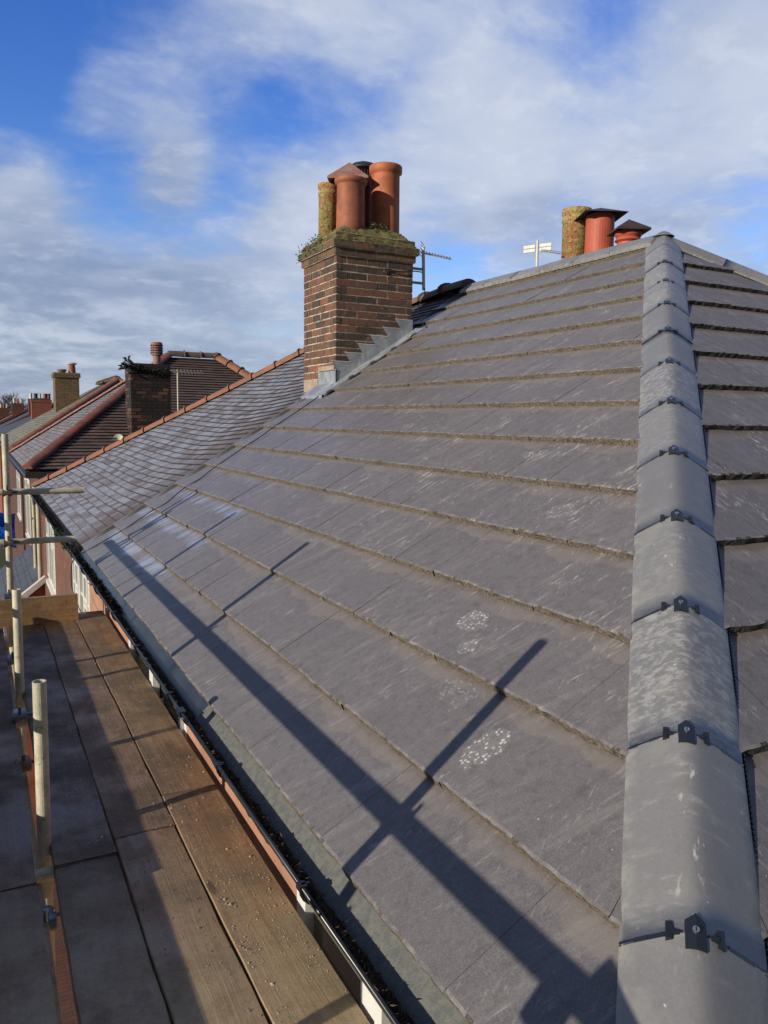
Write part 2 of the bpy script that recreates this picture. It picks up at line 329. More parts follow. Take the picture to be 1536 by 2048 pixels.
mat('brick_peach', brick_fn((.50, .27, .18), (.40, .20, .13), (.36, .28, .22)))
mat('brick_old', brick_fn((.14, .055, .04), (.09, .04, .032), (.12, .10, .085)))
simple('mortar', (.60, .54, .45), .95, .4, 9, bump=.6, c2=(.20, .175, .14))
simple('mortar_new', (.42, .33, .26), .95, .3, 14, bump=.4)
def moss_fn(g):
    o = g.obj(); n = g.noise(o, 14, 6, .7); f_ = g.noise(o, 90, 4, .7); v = g.noise(o, 33, 5, .75)
    c = g.mix(g.rng(n, .3, .7), (.10, .10, .032), (.24, .215, .075)); c = g.mix(g.rng(v, .58, .66, 0, .8), c, (.36, .36, .27)); c = g.mix(g.rng(g.noise(o, 19, 3), .62, .7, 0, .7), c, (.045, .04, .035))
    return {'Base Color': c, 'Roughness': 1., 'Normal': g.bump(g.add(n, f_), 1., .02)}
mat('moss', moss_fn)
def lichen_pot(g):
    o = g.obj(); n = g.noise(o, 13, 6, .7); v = g.voro(g.vm('ADD', o, g.vm('SCALE', g.noise(o, 9, 3, out=1), None)), 24); f_ = g.noise(o, 60, 4, .7)
    v.node.inputs['Vector'].links[0].from_node.inputs[1].links[0].from_node.inputs['Scale'].default_value = .12
    c = g.mix(g.rng(n, .46, .54), (.36, .14, .07), (.30, .27, .08)); c = g.mix(g.rng(v, .36, .2, 0, .7), c, (.46, .42, .17)); c = g.mix(g.rng(f_, .52, .68), c, (.5, .48, .34)); c = g.mix(g.rng(g.noise(o, 30, 4), .56, .66), c, (.12, .10, .04))
    return {'Base Color': c, 'Roughness': .95, 'Normal': g.bump(g.add(n, f_), .8, .012)}
mat('lichen_pot', lichen_pot)
simple('terracotta', (.38, .125, .06), .7, .3, 7, c2=(.20, .07, .045), bump=.3, fine=55)
simple('terracotta_bright', (.50, .16, .07), .7, .25, 7, c2=(.33, .095, .05), bump=.3, fine=55)
simple('terracotta_red', (.46, .10, .055), .6, .2, 5, bump=.12)
simple('cowl_pink', (.26, .10, .08), .8, .5, 12, c2=(.30, .20, .17), bump=.4)
simple('cowl_dark', (.02, .022, .03), .5, .3, 10); simple('cowl_brown', (.06, .035, .03), .6, .4, 10)
def lead_fn(g):
    o = g.obj(); n = g.noise(o, 7, 5, .6); s_ = g.noise(g.vm('MULTIPLY', o, (20, 20, 3)), 1., 4, .6)
    c = g.mix(g.rng(n, .35, .65), (.24, .27, .31), (.40, .43, .47)); c = g.mix(g.rng(s_, .55, .75, 0, .6), c, (.52, .54, .55))
    return {'Base Color': c, 'Roughness': .45, 'Metallic': .35, 'Normal': g.bump(n, .3, .01)}
mat('lead', lead_fn); simple('lead_pale', (.6, .58, .55), .7, .2, 20)
def wood_fn(tint, wet):
    def fn(g):
        uv = g.uv(); x, y, _ = g.sep(uv); rn, _, _ = g.sep(g.uv('rnd'))
        gr = g.noise(g.comb(g.add(g.mul(x, 75.), g.mul(rn, 40.)), g.mul(y, 2.2)), 1., 6, .65, 1.2); rg = g.noise(g.comb(g.add(g.mul(x, 16.), g.mul(rn, 9.)), g.mul(y, .9)), 1., 4, .6, 2.)
        big = g.noise(g.comb(g.add(x, g.mul(rn, 13.)), y), 2.6, 5, .65); f_ = g.noise(uv, 95, 4, .75); dirt = g.noise(g.comb(g.add(x, g.mul(rn, 5.)), y), 9, 8, .8)
        c = g.mix(g.rng(rg, .3, .7), tint[0], tint[1]); c = g.mix(g.rng(gr, .45, .7, 0, .28), c, tuple(q*.4 for q in tint[0]))
        c = g.mix(g.rng(big, .40, .62, 0, .85), c, tint[2]); c = g.mix(g.rng(dirt, .52, .64, 0, .5), c, tuple(q*.45 for q in tint[2]))
        c = g.mix(g.rng(f_, .5, .75, 0, .5), c, (.34, .28, .20)); c = g.mix(g.rng(g.noise(uv, 42, 5, .8), .5, .64, 0, .45), c, (.055, .042, .03))
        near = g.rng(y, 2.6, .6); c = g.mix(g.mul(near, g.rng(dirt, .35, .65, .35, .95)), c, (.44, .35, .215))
        chips = g.mul(g.rng(g.noise(g.comb(g.mul(x, 1.), g.mul(y, .55)), 34, 3, .6), .70, .74), g.rng(g.noise(uv, 2.5, 2), .46, .6)); c = g.mix(g.mul(chips, g.mul(near, .9)), c, (.5, .44, .36))
        red = g.mul(g.rng(g.noise(g.comb(g.mul(x, 3.), g.mul(y, 1.6), 5.), 1.6, 4, .6), .61, .74), .7); c = g.mix(red, c, (.20, .035, .03))
        kn = g.voro(g.comb(g.add(g.mul(x, 3.3), g.mul(rn, 30.)), g.mul(y, .95)), 1.4); c = g.mix(g.rng(kn, .09, .05, 0, .6), c, (.03, .018, .01))
        c = g.mix(g.mul(g.rng(g.noise(uv, 24, 3), .77, .79), .9), c, (.6, .58, .55))
        ro = g.mix(g.rng(big, .35, .6), wet, .8)
        return {'Base Color': c, 'Roughness': ro, 'Specular IOR Level': .45, 'Normal': g.bump(g.add(g.add(gr, g.mul(f_, .7)), g.mul(dirt, .6)), .45, .004)}
    return fn
mat('board', wood_fn([(.19, .118, .066), (.31, .195, .10), (.115, .083, .058)], .34)); mat('board_wet_shade', wood_fn([(.10, .066, .044), (.15, .098, .06), (.06, .047, .040)], .36)); mat('board_end', wood_fn([(.26, .155, .07), (.38, .23, .11), (.17, .105, .055)], .6))  # darker wet copy, shade over the left boards put into its colour
simple('board_edge', (.40, .31, .19), .8, .4, 20, c2=(.22, .16, .1)); simple('band', (.35, .36, .38), .4, .3, 20, metal=.7)
def galv_fn(g):
    o = g.obj(); n = g.noise(o, 9, 5, .6); f_ = g.noise(o, 170, 4, .75); v = g.voro(o, 90)
    c = g.mix(g.rng(n, .35, .7), (.56, .53, .41), (.36, .35, .27)); c = g.mix(g.rng(f_, .5, .7, 0, .55), c, (.8, .78, .64)); c = g.mix(g.rng(g.noise(o, 17, 6, .85), .52, .66, 0, .75), c, (.20, .16, .11))
    return {'Base Color': c, 'Roughness': .6, 'Metallic': .1, 'Normal': g.bump(g.add(f_, v), .25, .002)}
mat('galv', galv_fn); simple('coupler', (.20, .17, .13), .5, .5, 30, metal=.5, c2=(.12, .055, .03)); simple('coupler_blue', (.22, .28, .34), .3, .3, 30, metal=.8)
def gut_fn(g):
    o = g.obj(); n = g.noise(o, 5, 5, .6); f_ = g.noise(o, 80, 4, .7); c = g.mix(g.rng(n, .4, .7), (.012, .015, .020), (.03, .034, .038)); c = g.mix(g.rng(f_, .6, .75, 0, .35), c, (.1, .1, .085))
    return {'Base Color': c, 'Roughness': .3, 'Specular IOR Level': .5, 'Normal': g.bump(n, .1, .005)}
mat('gutter', gut_fn)
simple('eave_tray', (.16, .165, .15), .7, .35, 40, c2=(.10, .11, .11), fine=190, bump=.6); simple('debris', (.15, .105, .07), 1., .6, 60, c2=(.02, .016, .012), bump=1.)
simple('moss_green', (.035, .07, .012), 1., .5, 30, bump=1.); simple('leaf', (.06, .10, .03), .7, .4, 20, c2=(.14, .16, .05)); simple('moss_rot', (.022, .02, .017), 1., .5, 30, bump=1.); simple('leaf_dark', (.014, .03, .018), .8, .4, 20)
simple('white_upvc', (.74, .75, .74), .4, .08, 6, bump=.05); simple('pipe_cream', (.52, .47, .35), .5, .2, 6)
def glass_fn(g): return {'Base Color': (.12, .13, .11), 'Roughness': .12, 'Specular IOR Level': .5}
mat('glass', glass_fn); simple('soffit', (.03, .026, .024), .8, .3, 5)
def tarp_fn(g):
    o = g.obj(); wv = g.noise(o, 5, 4, .6, 1.5); return {'Base Color': g.mix(g.rng(wv, .55, .6), (.01, .09, .55), (.04, .26, .75)), 'Roughness': .35, 'Normal': g.bump(wv, 1., .05)}
mat('tarp', tarp_fn); simple('render_cream', (.62, .56, .36), .8, .15, 6); simple('aerial', (.45, .45, .42), .45, .4, 40, metal=.4, c2=(.25, .2, .16)); simple('plastic_pale', (.66, .66, .58), .5, .15, 20)
simple('bark', (.17, .13, .10), .95, .3, 8); simple('grass', (.05, .075, .025), 1., .4, .8, bump=.5, fine=9); simple('asphalt', (.05, .05, .052), .9, .2, 2, fine=60)
simple('paving_flag', (.2, .19, .175), .9, .2, 2); simple('kerb_stone', (.28, .27, .25), .9, .2, 3)
def pave_fn(g):
    d = brick_fn((.16, .07, .05), (.12, .06, .045), (.05, .04, .035))(g); return d
mat('block_paving', pave_fn)
mat('slate_small', clay_fn([(.05, .06, .085), (.095, .11, .14), (.07, .08, .10)], None))

# ------------------------------------------------------------------ setting: ground, road
ZG = -5.7
def sheet(name, x0, x1, y0, y1, z, m, n=1):
    b = MB(); b.face([(x0, y0, z), (x1, y0, z), (x1, y1, z), (x0, y1, z)]); o = b.build(name, MT[m]); o['kind'] = 'structure'; return o
sheet('ground', -1500, 1500, -600, 2400, ZG, 'grass'); sheet('road', -13.5, -7.2, -200, 600, ZG+.004, 'asphalt'); sheet('driveway_paving', -4.6, .1, -3, 14.6, ZG+.008, 'block_paving')
b = MB(); b.box(-7.05, -5.2, -200, 600, ZG-.1, ZG+.12); b.build('pavement', MT['paving_flag'])['kind'] = 'structure'
b = MB(); b.box(-7.2, -7.053, -200, 600, ZG-.1, ZG+.125); b.build('kerb', MT['kerb_stone'])['kind'] = 'structure'

# ------------------------------------------------------------------ tiled slopes of the newly roofed house
G = .345; W = 4.168; ZR = W*T; YP = 7.09
rr = random.Random(3)
def tile_slope(name, fr, s_list, width, lo, hi, mats, parent, maxs, cut_at=None):
    """fr(a, s, h) -> world point: a along the eave, s up the slope, h above the plane. lo/hi(s) bound a."""
    b = MB()
    for k, s0 in enumerate(s_list):
        s1 = s_list[k+1] if k+1 < len(s_list) else maxs
        head = min(s1+.05, maxs)
        off = (k % 2)*width*.5+rr.uniform(-.01, .01)
        a = lo(head)-width*2; a = math.floor((a-off)/width)*width+off
        amax = max(hi(s0), hi(head))
        while a < amax:
            gp = .0014 if rr.random() < .25 else .0004; a0, a1 = a+gp, a+width-.0004; a += width
            def cl(q, s): return min(max(q, lo(s)), hi(s))
            if cl(a1, s0)-cl(a0, s0) < .004 and cl(a1, head)-cl(a0, head) < .004: continue
            rn = rr.random(); dh = rr.uniform(-.0015, .0025); ds = rr.uniform(-.003, .003); tw = rr.uniform(-.0015, .0015)
            h0 = .037+dh; h1 = .004+dh*.5; hb = .0055
            n = 13; nose = []; top2 = []; bot = []; head_ = []
            for i in range(n+1):
                q = a0+(a1-a0)*i/n; qs = cl(q, s0); tq = tw*(i/n-.5)*2
                j = rr.uniform(-.0022, .0022)*(1 if rr.random() < .9 else 2.4); j2 = rr.uniform(-.0014, .0012)*(1 if rr.random() < .9 else 2.4)
                nose.append((qs, s0+ds+.003+j, h0-.003+tq+j2)); top2.append((cl(q, s0+.02), s0+ds+.012+j*.5, h0+tq-.0012)); bot.append((qs, s0+ds+rr.uniform(-.002, .003), hb-.002)); head_.append((cl(q, head), head, h1))
            for i in range(n):
                A, B, C, D = top2[i], top2[i+1], head_[i+1], head_[i]
                b.face([fr(*A), fr(*B), fr(*C), fr(*D)], uv=[(t[0], t[1]) for t in (A, B, C, D)], u2=[(rn, t[1]-s0) for t in (A, B, C, D)])
                A, B, C, D = nose[i], nose[i+1], top2[i+1], top2[i]
                b.face([fr(*A), fr(*B), fr(*C), fr(*D)], uv=[(t[0], t[1]) for t in (A, B, C, D)], u2=[(rn, 0)]*4, mi=1 if rr.random() < .15 else 0)
                A, B, C, D = bot[i], bot[i+1], nose[i+1], nose[i]
                b.face([fr(*A), fr(*B), fr(*C), fr(*D)], mi=1)
            for e in (0, n):
                b.face([fr(*bot[e]), fr(*top2[e]), fr(*head_[e]), fr(head_[e][0], head_[e][1], -.01)], mi=1)
    return b.build(name, mats, parent)
house = thing('house', (4.17, 3.5, ZG), 'semi-detached house with new dark grey tiles and black clips along its hip', 'house', 'brick houses along the street')
fm = lambda a, s, h: (s*CS-h*SN, a, s*SN+h*CS)
rows = [k*G for k in range(15)]
main = tile_slope('roof_tiles', fm, rows, .335, lambda s: s*CS, lambda s: YP, [MT['slate'], MT['nose']], house, W/CS)
GE = .3685
fe = lambda a, s, h: (a, s*CS-h*SN, s*SN+h*CS)
rows_e = [0.0]+[(-.201+k*.2)/SN for k in range(2, 15)]
tile_slope('hip_end_tiles', fe, rows_e, .335, lambda s: s*CS, lambda s: 2*W-s*CS, [MT['slate_end'], MT['nose_shaded']], house, W/CS)
fb = lambda a, s, h: (2*W-s*CS+h*SN, a, s*SN+h*CS)
tile_slope('roof_tiles', fb, rows, .335, lambda s: s*CS, lambda s: YP, [MT['slate_end'], MT['nose_shaded']], house, W/CS)

# interlocking angled cap tiles along a hip or ridge
def cap_run(A, d, wl, wr, length, n_, parent, hz=.064, half=.135, kk=.79, clips=True, first=0, gap=.004, rs=5):
    rq = random.Random(rs)
    A = V(A); d = V(d).normalized(); wl = V(wl).normalized(); wr = V(wr).normalized(); up = (-(wl+wr)).normalized()
    side = (wr-wl).normalized(); beta_c = wr.dot(side); beta_s = -wr.dot(up)
    def prof(t, lift, sft=.028):   # t in metres across, rounded crown
        return side*t-up*((math.sqrt(t*t+sft*sft)-sft)*kk)+up*(hz+lift)
    ts = [half*q for q in (-1, -.94, -.8, -.62, -.45, -.32, -.2, -.1, 0, .1, .2, .32, .45, .62, .8, .94, 1)]
    for i in range(n_):
        s0 = i*length; L = length if not isinstance(n_, float) else length
        s1 = s0+length-gap; rn = rq.random(); b = MB(); tilt = rq.uniform(0, .004); lift0 = rq.uniform(.0, .004)
        nn = 6
        for k in range(nn):
            a0 = s0+(s1-s0)*k/nn; a1 = s0+(s1-s0)*(k+1)/nn
            for j in range(len(ts)-1):
                def p(a, t): 
                    return A+d*a+prof(t, lift0+tilt*(a-s0)/length+(-.004 if abs(t) > half*.97 else 0))
                q = [(a0, ts[j]), (a0, ts[j+1]), (a1, ts[j+1]), (a1, ts[j])]
                b.face([p(*z) for z in q], uv=[(z[1], z[0]) for z in q], rnd=rn, smooth=True)
        # thickness: skirts at edges and ends
        for t in (ts[0], ts[-1]):
            p0, p1 = A+d*s0+prof(t, lift0-.004), A+d*s1+prof(t, lift0+tilt-.004); q0, q1 = p0-up*.028, p1-up*.028
            b.face([p0, p1, q1, q0] if t > 0 else [p1, p0, q0, q1], uv=[(t, s0), (t, s1), (t, s1), (t, s0)], rnd=rn)
        for a in (s0, s1):
            for j in range(len(ts)-1):
                l_ = lift0+(tilt if a == s1 else 0)
                p0, p1 = A+d*a+prof(ts[j], l_), A+d*a+prof(ts[j+1], l_); b.face([p0, p1, p1-up*.016, p0-up*.016], rnd=rn)
        cap = b.build('hip_cap' if clips else 'ridge_cap', MT['cap'], parent, weld=True)
        if clips and i > 0:
            c = MB(); a = s0-gap/2
            for j in range(len(ts)-1):
                if -.03 < (ts[j]+ts[j+1])/2 < .03: continue
                jt = .0025+rq.uniform(0, .003)
                q = [A+d*(a-.0045)+prof(ts[j], .0025+jt), A+d*(a-.0045)+prof(ts[j+1], .0025+jt), A+d*(a+.006)+prof(ts[j+1], .001+jt), A+d*(a+.006)+prof(ts[j], .001+jt)]
                c.face(q); c.face([q[0], q[1], q[1]-up*.012, q[0]-up*.012]); c.face([q[3], q[2], q[2]-up*.012, q[3]-up*.012])
            top = A+d*a+prof(0, .013)
            # folded top plate with notched end
            for sg in (-1, 1):
                o1 = side*sg*.019-up*.008
                pa, pb = top-d*.034, top+d*.034
                pts = [pa, pa+o1-d*.0 if sg else pa, pb+o1-d*.012, pb]
                if sg > 0: pts = pts[::-1]
                pts = [V(p) for p in pts]; c.face(pts); lo = [p-up*.008 for p in pts]
                for k in range(4): c.face([pts[k], pts[(k+1) % 4], lo[(k+1) % 4], lo[k]])
            for sg in (-1, 1):
                cc = A+d*(a+.004)+prof(sg*.046, .007); c.obox(cc, side*.0065, d*.017, up*.007)
                c.obox(A+d*(a+.0)+prof(sg*.032, .005), side*.010, d*.005, up*.004)
            c.tube([top-up*.001, top+up*.004], .0065, 12, mi=1)
            c.obox(top+up*.0045, side*.001, d*.0045, up*.0006, mi=0)
            ob = c.build('joint_clip', [MT['black_plastic'], MT['screw']], cap)
        if not clips and i > 0:
            c = MB(); a = s0-gap/2
            for j in range(len(ts)-1):
                q = [A+d*(a-.006)+prof(ts[j], .004), A+d*(a-.006)+prof(ts[j+1], .004), A+d*(a+.006)+prof(ts[j+1], .003), A+d*(a+.006)+prof(ts[j], .003)]; c.face(q)
                c.face([q[0], q[1], q[1]-up*.01, q[0]-up*.01])
            c.build('joint_clip', MT['black_plastic'], cap)
def inplane(n, d):
    w_ = V(n).cross(V(d)).normalized(); return w_ if w_.z < 0 else -w_
nA, nB, nC = V((-T, 0, 1)).normalized(), V((0, -T, 1)).normalized(), V((T, 0, 1)).normalized()
dh = V((1, 1, T)).normalized(); HL = W*math.sqrt(2+T*T)
cap_run(dh*.018, dh, inplane(nA, dh), inplane(nB, dh), .508, 12, house)
# last short cap to the crown and the crown saddle
cap_run(dh*(.018+.508*12), dh, inplane(nA, dh), inplane(nB, dh), HL-.508*12-.018, 1, house, clips=False)
dr = V((1, -1, -T)).normalized()
cap_run((W, W, ZR), dr, inplane(nB, dr), inplane(nC, dr), .508, 12, house, clips=False, rs=9)
cap_run((W, W+.0, ZR), (0, 1, 0), V((-CS, 0, -SN)), V((CS, 0, -SN)), .47, 6, house, hz=.075, clips=False, rs=11)
b = MB()   # domed crown piece where the hips meet the ridge
c0 = V((W, W, ZR+.092))
dirs = [-dh, dr, V((0, 1, 0))]
seg = 24
for i in range(6):
    for k in range(seg):
        q = []
        for (ii, kk) in ((i, k), (i, k+1), (i+1, k+1), (i+1, k)):
            rad = ii/6*.085; an = 2*math.pi*kk/seg; x, y = rad*math.cos(an), rad*math.sin(an)
            z = -.85*(math.sqrt(rad*rad+.0018)-.0424)
            q.append(c0+V((x, y, z)))
        b.face(q if i else q[1:] if False else q, uv=[(.07+.004*i, .2+.01*k)]*4, rnd=.1, smooth=True)
b.build('crown_cap', MT['cap'], house, weld=True)
# comb filler (black serrated closure) under the hip caps
def comb(A, d, wv, n_, step, parent, off=.1435, h=.03):
    A = V(A); d = V(d).normalized(); wv = V(wv).normalized(); up = wv.cross(d).normalized(); up = up if up.z > 0 else -up; b = MB()
    for i in range(n_):
        p = A+d*(i*step)+wv*off+up*.014; b.obox(p, d*step*.28, wv*.002, up*.012)
    b.build('comb_filler', MT['black_plastic'], parent)
comb((0, 0, 0), dh, inplane(nB, dh), 420, .0152, house)
comb((W, W, ZR), dr, inplane(nB, dr), 200, .0152, house)
# edge strip at the party line
b = MB()
b.obox((W/2, YP+.012, W/2*T+.024), V((CS, 0, SN))*(W/CS/2), (0, .018, 0), V((-SN, 0, CS))*.006)
b.obox((W/2, YP-.10, W/2*T+.022), V((CS, 0, SN))*(W/CS/2), (0, .004, 0), V((-SN, 0, CS))*.012)
b.build('party_strip', MT['eave_tray'], house)

# ------------------------------------------------------------------ walls with windows, gutters
def wall_x(name, X, y0, y1, z0, z1, wins, parent, m='brick', th=.2, pat=None):
    """wall facing -X; wins: (ya, yb, za, zb)"""
    b = MB(); ys = sorted({y0, y1, *[q for w_ in wins for q in w_[:2]]}); zs = sorted({z0, z1, *[q for w_ in wins for q in w_[2:4]]})
    for i in range(len(ys)-1):
        for j in range(len(zs)-1):
            a, b_, c, d_ = ys[i], ys[i+1], zs[j], zs[j+1]
            if any(w_[0] <= a and b_ <= w_[1] and w_[2] <= c and d_ <= w_[3] for w_ in wins): continue
            b.face([(X, b_, c), (X, a, c), (X, a, d_), (X, b_, d_)])
    for w_ in wins:
        a, e, c, d_ = w_[:4]; t = .1
        for q in ([(X, a, c), (X+t, a, c), (X+t, a, d_), (X, a, d_)], [(X, e, d_), (X+t, e, d_), (X+t, e, c), (X, e, c)], [(X, a, d_), (X+t, a, d_), (X+t, e, d_), (X, e, d_)], [(X, e, c), (X+t, e, c), (X+t, a, c), (X, a, c)]): b.face(q)
    b.build(name, MT[m], parent)
def window(X, ya, yb, za, zb, parent, nm=2, transom=.35, dep=-.004):
    b = MB(); x0, x1 = X+dep, X+dep+.06; fw = .075
    b.box(x0, x1, ya, ya+fw, za, zb); b.box(x0, x1, yb-fw, yb, za, zb); b.box(x0+.001, x1, ya+fw, yb-fw, za, za+fw); b.box(x0+.001, x1, ya+fw, yb-fw, zb-fw, zb)
    for i in range(1, nm+1):
        y = ya+(yb-ya)*i/(nm+1); b.box(x0-.012, x1-.002, y-fw*.6, y+fw*.6, za+fw, zb-fw)
    for i in range(nm+1):   # opening sashes with their own frames
        y_0, y_1 = ya+(yb-ya)*i/(nm+1)+fw*.7, ya+(yb-ya)*(i+1)/(nm+1)-fw*.7
        if i % 2 == 0:
            for z_0, z_1 in ((zb-transom, zb-fw), (za+fw, zb-transom-.03)):
                xs, xe = x0-.018, x0+.02; t = .04
                b.box(xs, xe, y_0, y_0+t, z_0, z_1); b.box(xs, xe, y_1-t, y_1, z_0, z_1); b.box(xs+.001, xe, y_0+t, y_1-t, z_0, z_0+t); b.box(xs+.001, xe, y_0+t, y_1-t, z_1-t, z_1)
    b.box(x0+.003, x1-.003, ya+fw, yb-fw, zb-transom-.03, zb-transom)
    fr_ = b.build('window', MT['white_upvc'], parent)
    b = MB(); b.face([(x0+.03, yb-fw, za+fw), (x0+.03, ya+fw, za+fw), (x0+.03, ya+fw, zb-fw), (x0+.03, yb-fw, zb-fw)]); b.build('pane', MT['glass'], fr_)
    b = MB(); b.box(X-.04, X+.1, ya-.06, yb+.06, za-.06, za-.002); b.build('sill', MT['white_upvc'], fr_)
XW = .045
def body(parent, x0, x1, y0, y1, zt, wins, m='brick', back=True, front=None):
    wall_x('wall', x0, y0, y1, ZG, zt, wins, parent, front or m)
    b = MB(); b.face([(x0, y0, ZG), (x1, y0, ZG), (x1, y0, zt), (x0, y0, zt)]); b.build('wall', MT[m], parent)
    b = MB(); b.face([(x1, y0, ZG), (x1, y1, ZG), (x1, y1, zt), (x1, y0, zt)]); b.build('wall', MT[m], parent)
    if back: b = MB(); b.face([(x1, y1, ZG), (x0, y1, ZG), (x0, y1, zt), (x1, y1, zt)]); b.build('wall', MT[m], parent)
    b = MB(); b.box(x0+.001, x1-.001, y0+.001, y1-.001, zt-.03, zt-.001); b.build('ceiling', MT['soffit'], parent)
    for w_ in wins: window(x0, *w_[:4], parent, nm=w_[4] if len(w_) > 4 else 2)
body(house, XW, 2*W-XW, .12, YP-.002, -.09, [(.55, 1.66, -1.35, -.14, 1), (3.2, 4.9, -1.35, -.14, 1), (.45, 2.6, -4.6, -3.3, 2), (3.6, 5.4, -4.6, -3.3, 2)], front='brick_peach')
def gutter(parent, y0, y1, xc=-.045, zc=-.05, rad=.056, unions=(), m='gutter', amin=0.):
    b = MB(); n = 14; L = max(2, int((y1-y0)/.25))
    def sec(y, rr_, sg): return [(xc+rr_*math.cos(a), y, zc-rr_*math.sin(a)+sg) for a in [amin+(math.pi-amin)*k/n for k in range(n+1)]]
    for i in range(L):
        ya, yb = y0+(y1-y0)*i/L, y0+(y1-y0)*(i+1)/L
        o1, o2 = sec(ya, rad, 0), sec(yb, rad, 0); i1, i2 = sec(ya, rad-.003, 0), sec(yb, rad-.003, 0)
        for k in range(n):
            b.face([o1[k], o1[k+1], o2[k+1], o2[k]], smooth=True); b.face([i1[k+1], i1[k], i2[k], i2[k+1]], smooth=True)
    b.tube([(xc-rad+.001, y0, zc+.001), (xc-rad+.001, y1, zc+.001)], .0062, 10)
    o = b.build('gutter', MT[m], parent, weld=True)
    for uy in unions:
        c = MB()
        s1, s2 = [(xc+(rad+.006)*math.cos(a), uy-.04, zc-(rad+.006)*math.sin(a)) for a in [amin+(math.pi-amin)*k/n for k in range(n+1)]], [(xc+(rad+.006)*math.cos(a), uy+.04, zc-(rad+.006)*math.sin(a)) for a in [amin+(math.pi-amin)*k/n for k in range(n+1)]]
        j1, j2 = [(xc+(rad-.007)*math.cos(a), uy-.012, zc-(rad-.007)*math.sin(a)) for a in [amin+(math.pi-amin)*k/n for k in range(n+1)]], [(xc+(rad-.007)*math.cos(a), uy+.012, zc-(rad-.007)*math.sin(a)) for a in [amin+(math.pi-amin)*k/n for k in range(n+1)]]
        for k in range(n):
            c.face([s1[k], s1[k+1], s2[k+1], s2[k]]); c.face([j1[k+1], j1[k], j2[k], j2[k+1]])
        c.box(xc-rad-.012, xc-rad+.016, uy-.03, uy+.03, zc-.012, zc+.012)
        c.build('gutter_union', MT['black_plastic'], o)
    y = y0+.35
    while y < y1:
        c = MB()
        c.tube([(xc+(rad+.004)*math.cos(a), y, zc-(rad+.004)*math.sin(a)) for a in [amin+(math.pi-amin)*k/8 for k in range(9)]], .006, 6); c.box(xc-rad-.011, xc-rad+.012, y-.014, y+.014, zc-.006, zc+.010); c.box(xc-rad-.002, xc-rad+.022, y-.004, y+.004, zc+.006, zc+.010); y += .82
        c.build('gutter_bracket', MT['black_plastic'], o)
    return o
gut = gutter(house, .05, YP, xc=-.060, zc=-.022, unions=(2.62,), amin=.55)
b = MB()
for k in range(10):
    ya, yb = .03+k*.26, .03+(k+1)*.26
    b.face([(.016, ya, -.004), (.016, yb, -.004), (-.060, yb, -.072), (-.060, ya, -.072)])
b.build('eave_tray', MT['eave_tray'], house)
b = MB(); b.face([(.016, 2.63, -.004), (.016, YP, -.004), (-.060, YP, -.072), (-.060, 2.63, -.072)]); b.build('eave_tray', MT['gutter'], house)  # far tray in gutter black, its shade put into the colour
b = MB(); b.box(.018, .04, .02, YP-.004, -.125, -.03); b.build('fascia', MT['gutter'], house)
# dry moss and grit lying in the gutter
def litter(name, y0, y1, n_, m, label=None, parent=None, xc=-.045, zc=-.05, z=.0, size=.012, wfn=None):
    b = MB(); rq = random.Random(int(y0*10)+n_)
    N = int((y1-y0)/.03)
    for i in range(N):
        ya, yb = y0+(y1-y0)*i/N, y0+(y1-y0)*(i+1)/N
        for j in range(8):
            def q(y, k):
                t = (k/8-.5)*2; return (xc-.030+t*.020, y, zc-.040+.016*mnoise.noise(V((y*9, t*2, 1)))-abs(t)*.001+.012*mnoise.noise(V((y*40, t*9, 4)))+(t*t)*.022)
            b.face([q(ya, j), q(ya, j+1), q(yb, j+1), q(yb, j)])
    for i in range(n_):
        y = rq.uniform(y0, y1); x = xc+rq.gauss(-.030, .009); x = min(max(x, xc-.050), xc-.012); zz_ = zc-.028+((x-xc)/.05)**2*.02+rq.uniform(0, .016)
        a, e = rq.uniform(0, 6.28), rq.uniform(-.6, .6); d = V((math.cos(a)*math.cos(e), math.sin(a)*math.cos(e), math.sin(e)))*rq.uniform(.4, 1.6)*size; s_ = d.orthogonal().normalized()*rq.uniform(.1, .3)*size
        b.face([V((x, y, zz_))-d, V((x, y, zz_))+s_, V((x, y, zz_))+d]); b.face([V((x, y, zz_))-d, V((x, y, zz_))+V((0, 0, size*.3)), V((x, y, zz_))+d])
    return b.build(name, MT[m], parent)
tag(litter('gutter_debris', .1, 7.0, 4200, 'debris', xc=-.060, zc=-.022), 'dry brown moss and grit lying along the black gutter', 'debris', kind='stuff')

